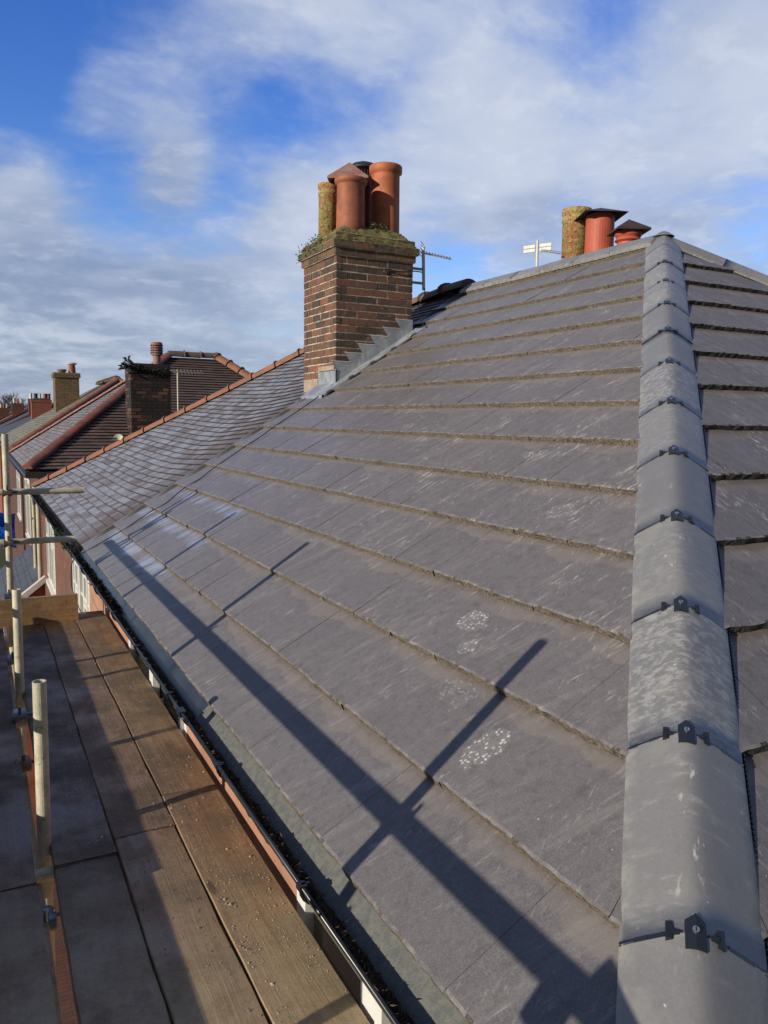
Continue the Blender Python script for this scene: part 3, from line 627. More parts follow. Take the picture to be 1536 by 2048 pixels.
# ------------------------------------------------------------------ old clay roofs
def strips(name, A, B, C, D, gauge, th, mats, parent, sag=None, wav=.004, seg=.5, uo=(0, 0), seed=1):
    """courses between eave A-B and top D-C (A below D). noses stepped."""
    A, B, C, D = map(V, (A, B, C, D)); n = ((B-A).cross(D-A) if (D-A).length > .01 else (B-A).cross(C-A)).normalized(); n = n if n.z > 0 else -n
    ln = (B-A).normalized(); upv = n.cross(ln); upv = upv if upv.z > 0 else -upv; H = (D-A).dot(upv); N = max(2, int(round(H/gauge))); b = MB(); sd = seed*17.3
    for k in range(N):
        t0, t1 = k/N, min(1, (k+1.15)/N); L0, R0, L1, R1 = A.lerp(D, t0), B.lerp(C, t0), A.lerp(D, t1), B.lerp(C, t1)
        M_ = max(1, int((R0-L0).length/seg))
        def pt(L, R_, q, h, tt):
            p = L.lerp(R_, q); wv = wav*(mnoise.noise(V((p.x*2.1+p.y*2.1+sd, tt*3, 0)))+.6*mnoise.noise(V((p.x*7+p.y*7, k*1.7+sd, 3))))
            wu = wav*1.3*mnoise.noise(V((p.x*5+p.y*5, k*2.3+sd, 9)))
            s_ = sag(p.x, p.y) if sag else 0
            return p+n*(h+wv)+upv*wu+V((0, 0, -s_))
        for i in range(M_):
            q0, q1 = i/M_, (i+1)/M_
            a, c, e, g_ = pt(L0, R0, q0, th, t0), pt(L0, R0, q1, th, t0), pt(L1, R1, q1, .002, t1), pt(L1, R1, q0, .002, t1)
            s0, s1 = k*gauge+.0, k*gauge+gauge*1.15; al = lambda p: (p-A).dot(ln)
            f1 = lambda L, R_, q, s: (uo[0]+(L.lerp(R_, q)-A).dot(ln), s)
            b.face([a, c, e, g_], uv=[f1(L0, R0, q0, s0+.002), f1(L0, R0, q1, s0+.002), f1(L1, R1, q1, s0+gauge-.001), f1(L1, R1, q0, s0+gauge-.001)])
            bb = n*(th+.004)
            b.face([a-bb, c-bb, c, a], mi=1)
    return b.build(name, mats, parent)
def round_hips(name, pts, rad, length, m, parent, collar=True, squash=1., sag=None):
    P = [V(p) for p in pts]; seg_l = [(P[i+1]-P[i]).length for i in range(len(P)-1)]; tot = sum(seg_l)
    def at(s):
        s = min(max(s, 0), tot)
        for i, l in enumerate(seg_l):
            if s <= l or i == len(seg_l)-1: return P[i].lerp(P[i+1], s/l)
            s -= l
    n_ = max(1, int(round(tot/length))); L = tot/n_
    for i in range(n_):
        p0, p1 = at(i*L), at((i+1)*L-.006); d = (p1-p0).normalized(); sd = d.cross(V((0, 0, 1))).normalized(); up = sd.cross(d)
        b = MB(); rq = random.Random(i); dl = rq.uniform(-.004, .004)
        secs = [(0, 1.0), (.94, 1.02), (.945, 1.28), (1., 1.28)] if collar else [(0, 1.), (1., 1.06)]
        rings = []
        for t, k in secs:
            c = p0.lerp(p1, t); rings.append([c+sd*math.cos(a)*rad*k+up*(math.sin(a)*rad*k*squash+dl-.01) for a in [math.pi*j/10-.15+j*.03 for j in range(11)]])
        for j in range(len(rings)-1):
            for k in range(10): b.face([rings[j][k], rings[j][k+1], rings[j+1][k+1], rings[j+1][k]], smooth=not collar or j == 0)
        b.face(rings[0][::-1]); b.face(rings[-1])
        b.build(name, MT[m], parent)
# adjoining house
nb = thing('house', (4.17, 10.5, ZG), 'adjoining brick semi-detached house with frosted old clay plain tiles on its roof', 'house', 'brick houses along the street')
sagf = lambda x, y: .055*math.sin(min(max(x/4.17, 0), 1)*math.pi)*min(max((y-YP)/1.5, 0), 1)+.03*math.sin((y-YP)*.9)*(1 if YP < y < 14 else 0)*math.sin(min(max(x/4.17, 0), 1)*math.pi)
strips('roof_tiles', (0, YP+.03, 0), (0, 14.0, 0), (W, 9.3, ZR), (W, YP+.03, ZR), .1, .017, [MT['clay_frost'], MT['soffit']], nb, sag=sagf, wav=.004, seg=.16, uo=(YP, 0))
strips('roof_tiles', (0, 14.0, 0), (2*W, 14.0, 0), (W+.01, 9.3, ZR), (W, 9.3, ZR), .1, .011, [MT['clay_dark'], MT['soffit']], nb, seg=.8)
strips('roof_tiles', (2*W, 14.0, 0), (2*W, YP+.03, 0), (W, YP+.03, ZR), (W, 9.3, ZR), .1, .011, [MT['clay_dark'], MT['soffit']], nb, seg=.8)
hp = []
for i in range(13):
    t = i/12; x = .02+t*(W-.02); y = 14.0+(9.3-14.0)*x/W; hp.append((x, y, x*T-sagf(x, y)*1.0+.015))
round_hips('hip_tile', hp, .095, .43, 'clay_ridge', nb, squash=.8)
round_hips('ridge_tile', [(W, 7.0, ZR+.06), (W, 7.6, ZR+.05), (W, 8.4, ZR-.02), (W, 9.35, ZR+.02)], .12, .45, 'clay_ridge_brown', nb, squash=.75)
hp2 = [(2*W-.02, 14, .03), (W, 9.3, ZR+.03)]; round_hips('hip_tile', hp2, .1, .43, 'clay_ridge', nb)
body(nb, XW, 2*W-XW, YP+.002, 13.85, -.09, [(7.05, 8.5, -1.5, -.2, 3), (10.8, 12.0, -1.22, -.2, 2), (8, 10.6, -4.6, -3.2, 2)])
gn = gutter(nb, YP+.05, 14.05, xc=-.04, zc=-.055, rad=.056, m='gutter')
b = MB(); b.box(.018, .04, YP+.02, 13.95, -.16, -.03); b.build('fascia', MT['gutter'], nb)
b = MB(); b.tube([(XW-.045, 14.3, -.3), (XW-.045, 14.3, ZG+.1)], .034); b.tube([(XW-.045, 14.3, -.32), (-.03, 14.2, -.12)], .034); b.build('downpipe', MT['pipe_cream'], nb)
b = MB(); b.tube([(XW-.05, 13.1, -.2), (XW-.05, 13.1, ZG+.1)], .036); b.build('downpipe', MT['pipe_cream'], nb)
def mossball(name, pts, n_, size, m, label, cat, spread):
    b = MB(); rq = random.Random(n_)
    for i in range(n_):
        p = V(rq.choice(pts))+V([rq.gauss(0, s_) for s_ in spread]); a = V([rq.gauss(0, 1) for _ in range(3)]).normalized()*size*rq.uniform(.5, 1.3); c = a.orthogonal().normalized()*size*.5
        b.face([p-a*.4-c, p-a*.4+c, p+a]); b.face([p-c.cross(a).normalized()*size*.3, p+c.cross(a).normalized()*size*.3, p+a])
    return tag(b.build(name, MT[m]), label, cat)
mossball('moss_clump', [(-.075, y/10, -.085) for y in range(78, 90)], 2600, .012, 'moss_green', 'bright green moss growing over the old gutter below the frosted tiles', 'moss', (.016, .05, .018))
mossball('moss_clump', [(-.045, y/10, -.065) for y in range(91, 141)], 2600, .014, 'moss_rot', 'dark rotted moss filling the far stretch of the old gutter', 'moss', (.018, .05, .008))
mossball('moss_clump', [(-.06, y/10, -.05) for y in range(47, 76)], 2600, .013, 'moss_rot', 'blackish leaf litter heaped in the gutter before the green moss', 'moss', (.018, .05, .010))

# ------------------------------------------------------------------ chimney built of single bricks
def bricks(b, x0, x1, y0, y1, z0, n_courses, rq, h=.075, clip=None, joint=.0135, out=.004):
    for k in range(n_courses):
        z = z0+k*h; ph = (k % 2)
        def run(L):
            o = []; p = -.1125*(1 if ph else 0)*1.0; 
            p = 0.; first = .1025 if ph else .215
            while p < L-.02:
                l = first if p == 0. else .215; e = min(p+l, L)
                if L-e < .06: e = L
                o.append((p, e)); p = e+joint
            return o
        for side in range(4):
            L = (x1-x0) if side % 2 == 0 else (y1-y0)
            for p, e in run(L):
                j = rq.uniform(-.003, .003)+out; rn = rq.random(); za, zb = z+joint/2+rq.uniform(-.001, .001), z+h-joint/2+rq.uniform(-.001, .001)
                e2 = e+(j if abs(e-L) < 1e-6 else 0); p2 = p-(j if p == 0 else 0)
                if side == 0: bx = (x0+p2, x0+e2, y0-j, y0+.05)
                elif side == 1: bx = (x1-.05, x1+j, y0+p2, y0+e2)
                elif side == 2: bx = (x1-e2, x1-p2, y1-.05, y1+j)
                else: bx = (x0-j, x0+.05, y1-e2, y1-p2)
                if abs(e-L) < 1e-6 or p == 0: bx = tuple(q+rq.uniform(-.0004, .0004) for q in bx)
                b.box(*bx, za, zb, rnd=rn)
CX0, CX1, CY0, CY1 = 2.402, 3.262, 6.71, 7.565
rq = random.Random(21)
stack = MB(); bricks(stack, CX0, CX1, CY0, CY1, 1.355, 20, rq); bricks(stack, CX0-.022, CX1+.022, CY0-.022, CY1+.022, 2.855, 1, rq); bricks(stack, CX0-.05, CX1+.05, CY0-.05, CY1+.05, 2.93, 1, rq); bricks(stack, CX0-.012, CX1+.012, CY0-.012, CY1+.012, 3.005, 1, rq)
st = stack.build('chimney_stack', MT['real_brick'], house)
core = MB(); core.box(CX0+.001, CX1-.001, CY0+.001, CY1-.001, 1.3, 2.8559); core.box(CX0-.02, CX1+.02, CY0-.02, CY1+.02, 2.856, 2.9299); core.box(CX0-.048, CX1+.048, CY0-.048, CY1+.048, 2.930, 3.0049); core.box(CX0-.01, CX1+.01, CY0-.01, CY1+.01, 3.005, 3.08)
core.build('mortar_bed', MT['mortar'], st)
b = MB(); NX = 46
def fl(i, j):
    u_, v_ = i/NX, j/NX; x = CX0-.03+(CX1-CX0+.06)*u_; y = CY0-.03+(CY1-CY0+.06)*v_; e = min(u_, 1-u_, v_, 1-v_)*2
    z = 3.035+.175*min(1, e*2.1)**.75+.026*mnoise.noise(V((x*9, y*9, 1)))+.014*mnoise.noise(V((x*28, y*28, 2)))
    k = .018*mnoise.noise(V((x*12, y*12, 5))); return (x+k, y+k, z)
for i in range(NX):
    for j in range(NX): b.face([fl(i, j), fl(i+1, j), fl(i+1, j+1), fl(i, j+1)], smooth=True)
ring = [(i, 0) for i in range(NX)]+[(NX, j) for j in range(NX)]+[(NX-i, NX) for i in range(NX)]+[(0, NX-j) for j in range(NX)]
for k in range(len(ring)):
    a, c = fl(*ring[k]), fl(*ring[(k+1) % len(ring)]); b.face([(a[0], a[1], 2.99), (c[0], c[1], 2.99), c, a], smooth=True)
b.build('flaunching', MT['moss'], st, weld=True)
def pot(c, r_, h, m, parent, rim=1.12, taper=.96, bands=False):
    x, y, z = c; b = MB(); pr = [(r_*.0, -.1), (r_*1.0, -.1), (r_, 0), (r_*taper, h*.86)]
    if bands: pr = [(0, -.1), (r_*1.0, -.1), (r_*1., h*.80), (r_*1.06, h*.81), (r_*1.06, h*.85), (r_*.98, h*.86), (r_*.98, h*.90), (r_*1.08, h*.92), (r_*1.08, h), (r_*.86, h), (r_*.84, h*.5), (0, h*.5)]
    else: pr += [(r_*taper*1.02, h*.88), (r_*rim, h*.90), (r_*rim*1.01, h*.985), (r_*rim*.96, h), (r_*.86, h), (r_*.82, h*.4), (0, h*.4)]
    b.lathe((x, y, z), pr, 36); return b.build('chimney_pot', MT[m], parent, weld=True)
pot((2.66, 6.95, 3.20), .148, .47, 'terracotta', st)
pot((3.115, 7.06, 3.18), .155, .715, 'terracotta_bright', st)
pot((2.60, 7.38, 3.17), .108, .545, 'lichen_pot', st, bands=True)
pot((3.0, 7.33, 3.18), .085, .66, 'terracotta', st, rim=1.05)
# ridged clay cowl
def pyramid(c, r_, h, m, name, parent, ang=.785, th=.02, ry=None):
    b = MB(); c = V(c); ap = c+V((0, 0, h)); ry = ry or r_
    q = [c+V((math.cos(ang+k*math.pi/2)*r_, math.sin(ang+k*math.pi/2)*ry, 0)) for k in range(4)]; lo = [p-V((0, 0, th)) for p in q]
    for k in range(4):
        b.face([q[k], q[(k+1) % 4], ap]); b.face([lo[k], lo[(k+1) % 4], q[(k+1) % 4], q[k]]); b.face([lo[(k+1) % 4], lo[k], c+V((0, 0, h*.8-th))])
    return b.build(name, MT[m], parent)
pyramid((2.77, 7.22, 3.73), .30, .20, 'cowl_pink', 'pot_cowl', st, ang=.25)
b = MB(); b.lathe((2.79, 7.22, 3.3), [(.10, -.1), (.10, .43)], 24); b.build('chimney_pot', MT['terracotta'], st)
b = MB(); b.lathe((3.03, 7.42, 3.87), [(.165, .06), (.175, .065), (.17, .085), (.13, .125), (.06, .15), (0, .155)], 32); b.lathe((3.03, 7.42, 3.87), [(0, .055), (.165, .058)], 32)
for k in range(26):
    a = 2*math.pi*k/26; b.tube([(3.03+.12*math.cos(a), 7.42+.12*math.sin(a), 3.84), (3.03+.14*math.cos(a), 7.42+.14*math.sin(a), 3.935)], .0025, 5)
for z in (3.86, 3.88, 3.905): b.tube([(3.03+.13*math.cos(a), 7.42+.13*math.sin(a), z) for a in [2*math.pi*k/24 for k in range(25)]], .0022, 5)
b.build('pot_cowl', MT['cowl_dark'], st)
b = MB(); b.lathe((3.03, 7.42, 3.15), [(.10, -.1), (.10, .62), (.125, .64), (.125, .70), (0, .70)], 28); b.build('chimney_pot', MT['cowl_pink'], st, weld=True)
# stepped lead flashing against the stack, apron and soakers
b = MB(); yy = CY0-.014; nst = 6; xs = CX0-.016; pitch = .86/nst
for i in range(nst):
    x_a = CX0+.02+i*pitch*1.0; x_b = x_a+pitch*1.28; zt = (CX0+(i+.55)*pitch)*T+.21
    x_a -= .02
    lo1, lo2 = x_a*T+.035, min(x_a+pitch, CX1)*T+.035
    pts = [(x_a+.04, yy, lo1+.012), (min(x_a+pitch+.04, CX1+.01), yy, min(lo2+.025, 99)), (min(x_a+pitch+.04, CX1+.01), yy, zt-.055), (min(x_b, CX1+.012), yy-.002, zt), (x_a-.055, yy-.002, zt), (x_a+.008, yy-.001, zt-.09)]
    b.face(pts); b.face([(p[0], p[1]+.004, p[2]) for p in pts][::-1])
    b.face([(x_a-.055, yy-.005, zt-.002), (min(x_b, CX1+.012), yy-.005, zt-.002), (min(x_b, CX1+.012), yy+.012, zt+.007), (x_a-.055, yy+.012, zt+.007)], mi=1)
o0 = V((CX0-.03, 0, 0))
def rp(x, y, h): return V((x-h*SN*0, y, x*T+h))
b.face([rp(CX0-.2, CY0-.17, .046), rp(CX1+.05, CY0-.17, .046), rp(CX1+.05, CY0-.012, .058), rp(CX0-.2, CY0-.012, .058)])
b.face([rp(CX0-.2, CY0-.17, .046), rp(CX1+.05, CY0-.17, .046), rp(CX1+.05, CY0-.17, .03), rp(CX0-.2, CY0-.17, .03)])
b.face([rp(CX0-.0, CY0-.02, .058), rp(CX1+.01, CY0-.02, .058), rp(CX1+.01, CY0-.0145, .16), rp(CX0-.0, CY0-.0145, .16)])
for i in range(5):
    x = CX0-.16+i*.235; b.obox(rp(x, CY0-.17, .06), V((CS, 0, SN))*.03, (0, .02, 0), (0, 0, .006))
# apron on the down-slope side
b.face([(CX0-.016, CY0-.03, CX0*T+.04), (CX0-.016, CY0-.03, CX0*T+.17), (CX0-.016, CY0+.42, CX0*T+.17), (CX0-.016, CY0+.42, CX0*T+.04)])
b.face([rp(CX0-.21, CY0-.14, .05), rp(CX0-.016, CY0-.14, .055), rp(CX0-.016, CY0+.42, .055), rp(CX0-.21, CY0+.42, .05)])
b.face([rp(CX0-.21, CY0-.14, .05), rp(CX0-.21, CY0+.42, .05), rp(CX0-.215, CY0+.42, .02), rp(CX0-.215, CY0-.14, .02)])
b.face([(CX0-.02, CY0-.03, CX0*T+.17), (CX0-.02, CY0+.42, CX0*T+.17), (CX0+.01, CY0+.42, CX0*T+.176), (CX0+.01, CY0-.03, CX0*T+.176)], mi=1)
b.build('lead_flashing', [MT['lead'], MT['lead_pale']], st)
b = MB(); b.box(CX0-.014, CX0+.001, CY0+.44, CY1-.02, CX0*T-.06, CX0*T+.10); b.box(CX0-.0135, CX0+.001, CY0+.02, CY0+.43, CX0*T+.178, CX0*T+.225); b.build('mortar_patch', MT['mortar_new'], st)

# aerial bracketed to the stack
ae = thing('television_aerial', (3.47, 6.8, 2.6), 'rusty white television aerial bracketed to the side of the tall brick chimney', 'aerial')
b = MB(); b.tube([(3.47, 6.82, 2.62), (3.455, 6.82, 3.07)], .017); b.build('mast', MT['plastic_pale'], ae)
b = MB()
for z in (2.69, 2.835): b.obox((3.37, 6.82, z), (.10, 0, 0), (0, .006, 0), (0, 0, .013))
b.obox((3.30, 6.80, 2.76), (.006, 0, 0), (0, .02, 0), (0, 0, .12)); b.build('bracket', MT['aerial'], ae)
b = MB(); a0, a1 = V((3.46, 6.80, 3.0)), V((3.68, 6.62, 2.93)); b.tube([a0-(a1-a0)*.15, a1], .010, 8)
dd = (a1-a0).normalized(); sd = dd.cross(V((0, 0, 1))).normalized()
for i in range(9):
    p = a0.lerp(a1, .1+i*.108)+V((0, 0, .012)); b.tube([p-sd*.09+V((0, 0, .0)), p+sd*.09], .0038, 6)
for i in range(5):
    p = a0-dd*.03+V((0, 0, -.04+i*.035)); b.tube([p-sd*.10, p+sd*.10], .004, 6)
b.build('antenna', MT['plastic_pale'], ae)
def cable(name, pts, rad, label, m='black_plastic'):
    b = MB(); P = [V(p) for p in pts]; out = []
    for i in range(len(P)-1):
        p0, p1, p2, p3 = P[max(i-1, 0)], P[i], P[i+1], P[min(i+2, len(P)-1)]
        for k in range(6):
            t = k/6; out.append(.5*((2*p1)+(p2-p0)*t+(2*p0-5*p1+4*p2-p3)*t*t+(-p0+3*p1-3*p2+p3)*t**3))
    out.append(P[-1]); b.tube(out, rad, 6); return tag(b.build(name, MT[m]), label, 'cable')
cable('cable', [(3.47, 6.80, 2.64), (3.44, 6.75, 2.56), (3.36, 6.69, 2.48), (3.33, 6.70, 2.38), (3.36, 6.66, 2.26), (3.33, 6.5, 2.19)], .005, 'thin black cable looping down from the aerial behind the tall chimney')
cable('cable', [(3.44, 6.8, 2.80), (3.28, 6.69, 2.78), (3.10, 6.685, 2.755), (2.95, 6.69, 2.77), (2.92, 6.69, 2.73)], .006, 'short twisted cable pinned across the sooty bricks of the tall chimney')
wp = [(-.12, 6.9, -.35), (-.13, 6.80, -.12), (-.11, 6.72, -.03)]+[(x, y, z+.012) for x, y, z in [(-.022, 6.697, .016), (0.273, 6.566, .207), (.398, 6.556, .287), (.53, 6.552, .373), (.646, 6.487, .448), (.834, 6.594, .569), (.971, 6.545, .657), (1.106, 6.592, .745), (1.384, 6.618, .924), (1.584, 6.592, 1.054), (1.71, 6.623, 1.135), (1.993, 6.622, 1.318), (2.215, 6.66, 1.462), (2.36, 6.68, 1.57)]]
wp = [(-.10, 4.6, -.62), (-.105, 5.2, -.52), (-.11, 6.0, -.46)]+wp
cable('cable', wp, .0045, 'black cable draped up the grey tiles beside the old roof and hanging under the gutter')

# weeds rooted on chimneys
def weeds(name, centres, n_, size, m, label, cat='weeds'):
    b = MB(); rq = random.Random(len(centres)*n_)
    for i in range(n_):
        c = V(rq.choice(centres))+V((rq.gauss(0, .02), rq.gauss(0, .03), rq.gauss(0, .02))); d = V((rq.gauss(-.25, .6), rq.gauss(-.1, .6), rq.uniform(.0, 1.))).normalized(); L = size*rq.uniform(.5, 1.3); s_ = d.cross(V((rq.gauss(0, 1), rq.gauss(0, 1), rq.gauss(0, 1)))).normalized()*L*.16
        m1 = c+d*L*.55+s_; m2 = c+d*L*.55-s_; e = c+d*L+V((0, 0, -.2*L)); b.face([c, m1, e, m2])
    return tag(b.build(name, MT[m]), label, cat)
weeds('weeds', [(CX0-.05, 7.0+.07*i, 3.02-.01*i+.06*(i % 2)) for i in range(9)], 260, .04, 'leaf', 'pale green weeds sprouting from the left shoulder of the tall chimney')
weeds('weeds', [(2.86, 6.83, 3.2), (2.95, 6.86, 3.2), (2.5, 6.74, 3.1), (2.98, 6.88, 3.2)], 130, .035, 'leaf', 'small tufts of grass between the terracotta pots of the tall chimney')
mossball('moss_clump', [(CX0-.045, 6.75+.09*i, 3.02) for i in range(9)]+[(CX0+.1*i, CY0-.045, 3.015) for i in range(9)], 1100, .007, 'moss', 'mossy growth hanging over the top courses of the tall chimney', 'moss', (.020, .03, .016))

# second chimney behind the ridge, with pots and its aerial
ch2 = MB(); bricks(ch2, 5.35, 6.25, 6.05, 7.45, 2.2, 11, random.Random(5)); s2 = ch2.build('chimney_stack', MT['real_brick'], house)
c = MB(); c.box(5.351, 6.249, 6.051, 7.449, 2.2, 3.04); c.build('mortar_bed', MT['mortar'], s2)
pot((5.8, 7.14, 3.05), .165, .78, 'lichen_pot', s2, bands=True)
b = MB(); b.lathe((5.8, 6.72, 3.05), [(.17, -.02), (.165, .62)], 32); b.build('chimney_pot', MT['terracotta_red'], s2)
b = MB()
cq = V((5.8, 6.72, 3.66)); q = [cq+V((.36*math.cos(a), .36*math.sin(a), 0)) for a in (.35, 1.92, 3.49, 5.06)]; ap = cq+V((0, 0, .10))
for k in range(4): b.face([q[k], q[(k+1) % 4], ap]); b.face([q[(k+1) % 4], q[k], cq+V((0, 0, .07))])
b.build('pot_cowl', MT['cowl_brown'], s2)
b = MB(); b.lathe((5.8, 6.25, 2.99), [(.12, -.02), (.12, .28), (.15, .30), (.13, .33), (.15, .36), (.15, .40)], 28); b.build('chimney_pot', MT['terracotta_red'], s2)
pyramid((5.8, 6.25, 3.40), .27, .13, 'cowl_brown', 'pot_cowl', s2, ang=.35)
ae2 = thing('television_aerial', (5.5, 7.5, 2.9), 'pale twin-panel television aerial poking above the grey ridge', 'aerial')
b = MB(); b.tube([(5.5, 7.5, 2.2), (5.5, 7.5, 3.50)], .016); b.build('mast', MT['plastic_pale'], ae2)
b = MB()
for sg in (-1, 1): 
    for kz in (-1, 1): b.obox((5.5+sg*.048, 7.5-sg*.10, 3.41+kz*.024), V((.036, -.07, 0)), V((.006, .003, 0)), (0, 0, .019))
b.build('reflector', MT['plastic_pale'], ae2)
b = MB(); b.tube([(5.52, 7.45, 3.37), (5.55, 7.12, 3.28)], .008, 8)
for i in range(7):
    y = 7.4-i*.045; b.tube([(5.47, y, 3.375-i*.012), (5.60, y, 3.375-i*.012)], .003, 5)
b.build('boom', MT['aerial'], ae2)

# ------------------------------------------------------------------ scaffold
sf = thing('scaffold', (-.9, 3, ZG), 'galvanised tube scaffold standing along the front wall of the house', 'scaffold')
zb = -.35
def tube(pts, parent=sf, hollow=True, name='tube', rad=.02415):
    b = MB(); b.tube(pts, rad, 22, hollow=hollow); return b.build(name, MT['galv'], parent)
def coupler(c, parent=sf, m='coupler', s_=.04):
    c = V(c); b = MB(); b.tube([c-V((0, 0, .026)), c+V((0, 0, .026))], .030, 14); b.tube([c+V((-.0, -.04, 0)), c+V((0, -.0, 0))], .024, 12); b.tube([c+V((-.032, -.03, 0)), c+V((.032, -.03, 0))], .029, 12)
    b.tube([c+V((.035, .0, .0)), c+V((.07, .0, .0))], .008, 8); b.tube([c+V((.0, -.05, .02)), c+V((.0, -.05, .06))], .008, 8); o = b.build('coupler', MT[m], parent)
tube([(-.700, 2.385, ZG), (-.676, 2.372, .272)]); tube([(-.70, 3.95, ZG), (-.676, 4.19, .245)])
tube([(-.672, 5.86, ZG), (-.655, 5.86, 1.085)])
tube([(-1.35, 5.93, .645), (-.105, 5.93, .645)]); tube([(-1.35, 5.93, .262), (-.178, 5.93, .262)])
coupler((-.655, 5.89, .645)); coupler((-.66, 5.89, .262)); coupler((-.672, 5.80, -.13), m='coupler_blue')
coupler((-.70, 3.74, -.33), m='coupler_blue'); coupler((-.71, 3.2, -.37)); coupler((-.70, 2.1, -.47), m='coupler_blue'); coupler((-.69, 4.9, -.36), m='coupler_blue')
for y in (-.9, .95, 2.28, 3.85, 5.5): tube([(-1.3, y, zb-.068), (.06, y, zb-.068)])
tube([(-.715, -1.5, zb-.12), (-.715, 6.2, zb-.12)]); tube([(-1.145, -2.2, zb-.12), (-1.145, 6.2, zb-.12)])
for y, zt in ((.885, 1.135), (2.995, 1.155), (4.44, 1.17), (5.86, 1.2), (-1.4, 1.2)): tube([(-1.13, y, ZG), (-1.13, y, zt)])
tube([(-1.178, -1.9, .562), (-1.178, 6.3, .562)]); tube([(-1.228, -1.9, .566), (-1.228, 6.3, .566)]); tube([(-1.178, -1.9, .27), (-1.178, 6.3, .27)])  # second top tube is unseen, added to widen the rail's shadow
for y in (.885, 2.995, 4.44): coupler((-1.16, y, .55)); coupler((-1.16, y, .27))
tube([(-1.2, -.05, .50), (-1.2, -1.3, .30)]); tube([(-1.16, .12, .60), (-1.16, -.9, .36)]); coupler((-1.17, .18, .50)); coupler((-1.17, .05, .44))  # unseen tubes and couplers added to cast the bulge in the rail's shadow

def grit(name, n_, x0, x1, y0, y1, z, label, m, smin=.0015, smax=.004, seed=1):
    b = MB(); rq = random.Random(seed)
    for i in range(n_):
        x, y = rq.uniform(x0, x1), y0+(y1-y0)*rq.random()**1.5; k = rq.uniform(smin, smax)*(2.2 if rq.random() < .04 else 1)
        q = [V((x+k*math.cos(a)*rq.uniform(.6, 1.2), y+k*math.sin(a)*rq.uniform(.6, 1.4), z)) for a in (0, 1.3, 2.5, 3.8, 5.1)]; t = V((x, y, z+k*rq.uniform(.5, 1.1)))
        for j in range(5): b.face([q[j], q[(j+1) % 5], t])
    o = b.build(name, MT[m]); return tag(o, label, 'grit', kind='stuff')
grit('grit', 1500, -.205, .005, -.4, 2.5, zb+.004, 'sandy grit and crumbs of mortar scattered over the nearest boards', 'mortar_new', seed=4)
grit('grit', 350, -.44, -.23, -.4, 2.2, zb+.002, 'dark grit lying on the second board', 'paving_flag', seed=5)
grit('grit', 260, -.62, .0, 2.3, 5.6, zb+.003, 'tiny pale chips scattered along the far boards', 'lead_pale', .0015, .003, seed=6)
# boards
def board(x0, x1, y0, y1, z, label, m='board', rnd=0., raise_=0., skew=0., grp='scaffold boards of the walkway'):
    b = MB(); n = 24; w_ = x1-x0; rq = random.Random(int(x0*1000+y0*77)); wx = [rq.uniform(-.0025, .0025) for _ in range(n+1)]
    cols = [0, .012, .5, .988, 1]
    def p(i, c, zz): y = y0+(y1-y0)*i/n; return (x0+w_*c+wx[i]+skew*(i/n), y, zz+raise_*(1-i/n)+(-.004 if c in (0, 1) else 0)+.0015*math.sin(i*.7+x0*9)+.003*math.sin(c*3.14))
    for i in range(n):
        for j in range(4): b.face([p(i, cols[j], z), p(i, cols[j+1], z), p(i+1, cols[j+1], z), p(i+1, cols[j], z)], uv=[(w_*cols[j], y0+(y1-y0)*i/n), (w_*cols[j+1], y0+(y1-y0)*i/n), (w_*cols[j+1], y0+(y1-y0)*(i+1)/n), (w_*cols[j], y0+(y1-y0)*(i+1)/n)], rnd=rnd)
        for c in (0, 1):
            q = [p(i, c, z), p(i+1, c, z), p(i+1, c, z-.038), p(i, c, z-.038)]; b.face(q if c else q[::-1], mi=1, rnd=rnd)
        b.face([p(i, 0, z-.038), p(i+1, 0, z-.038), p(i+1, 1, z-.038), p(i, 1, z-.038)], rnd=rnd)
    for i in (0, n):
        b.face([p(i, 0, z), p(i, 1, z), p(i, 1, z-.038), p(i, 0, z-.038)], mi=1, rnd=rnd)
    e = thing('scaffold_board', (x0, y0, z), label, 'board', grp)
    b.build('plank', [MT[m], MT['board_edge']], e)
    for y_, s_ in ((y0, 1), (y1, -1)):
        c = MB(); i = 0 if s_ == 1 else n
        xs0, xs1 = p(i, 0, 0)[0]-.001, p(i, 1, 0)[0]+.001; zz = z+raise_*(1-i/n)+.0035
        c.box(xs0, xs1, y_-.0015, y_+.0015, zz-.042, zz); c.build('end_band', MT['coupler'], e)
    return e
board(-.210, .018, 2.565, 5.97, zb, 'scaffold board closest to the gutter, far length ending past the toe board', rnd=.11)
board(-.213, .014, -1.3, 2.558, zb+.003, 'scaffold board closest to the gutter, near length with pale grit and chips', rnd=.37, skew=-.0)
board(-.444, -.217, 2.30, 5.72, zb, 'second scaffold board out from the gutter, far length in shade and sun', rnd=.52)
board(-.444, -.222, -1.6, 2.294, zb, 'second scaffold board out from the gutter, near length with a wide gap beside it', rnd=.71)
board(-.660, -.448, 2.20, 5.72, zb, 'third scaffold board out, far length with red paint smears beside the cut-off posts', m='board_wet_shade', rnd=.25)
board(-.662, -.450, -1.7, 2.194, zb-.004, 'third scaffold board out, near length in dark shade', m='board_wet_shade', rnd=.83)
board(-.945, -.722, 2.12, 5.72, zb, 'outermost visible scaffold board, far length left of the cut-off posts', m='board_wet_shade', rnd=.44)
board(-.940, -.717, -1.8, 2.113, zb-.003, 'outermost visible scaffold board, near length at the bottom left', m='board_wet_shade', rnd=.95)
board(-1.105, -.955, -1.8, 5.72, zb, 'narrow scaffold board along the outer edge under the toe board', rnd=.6)
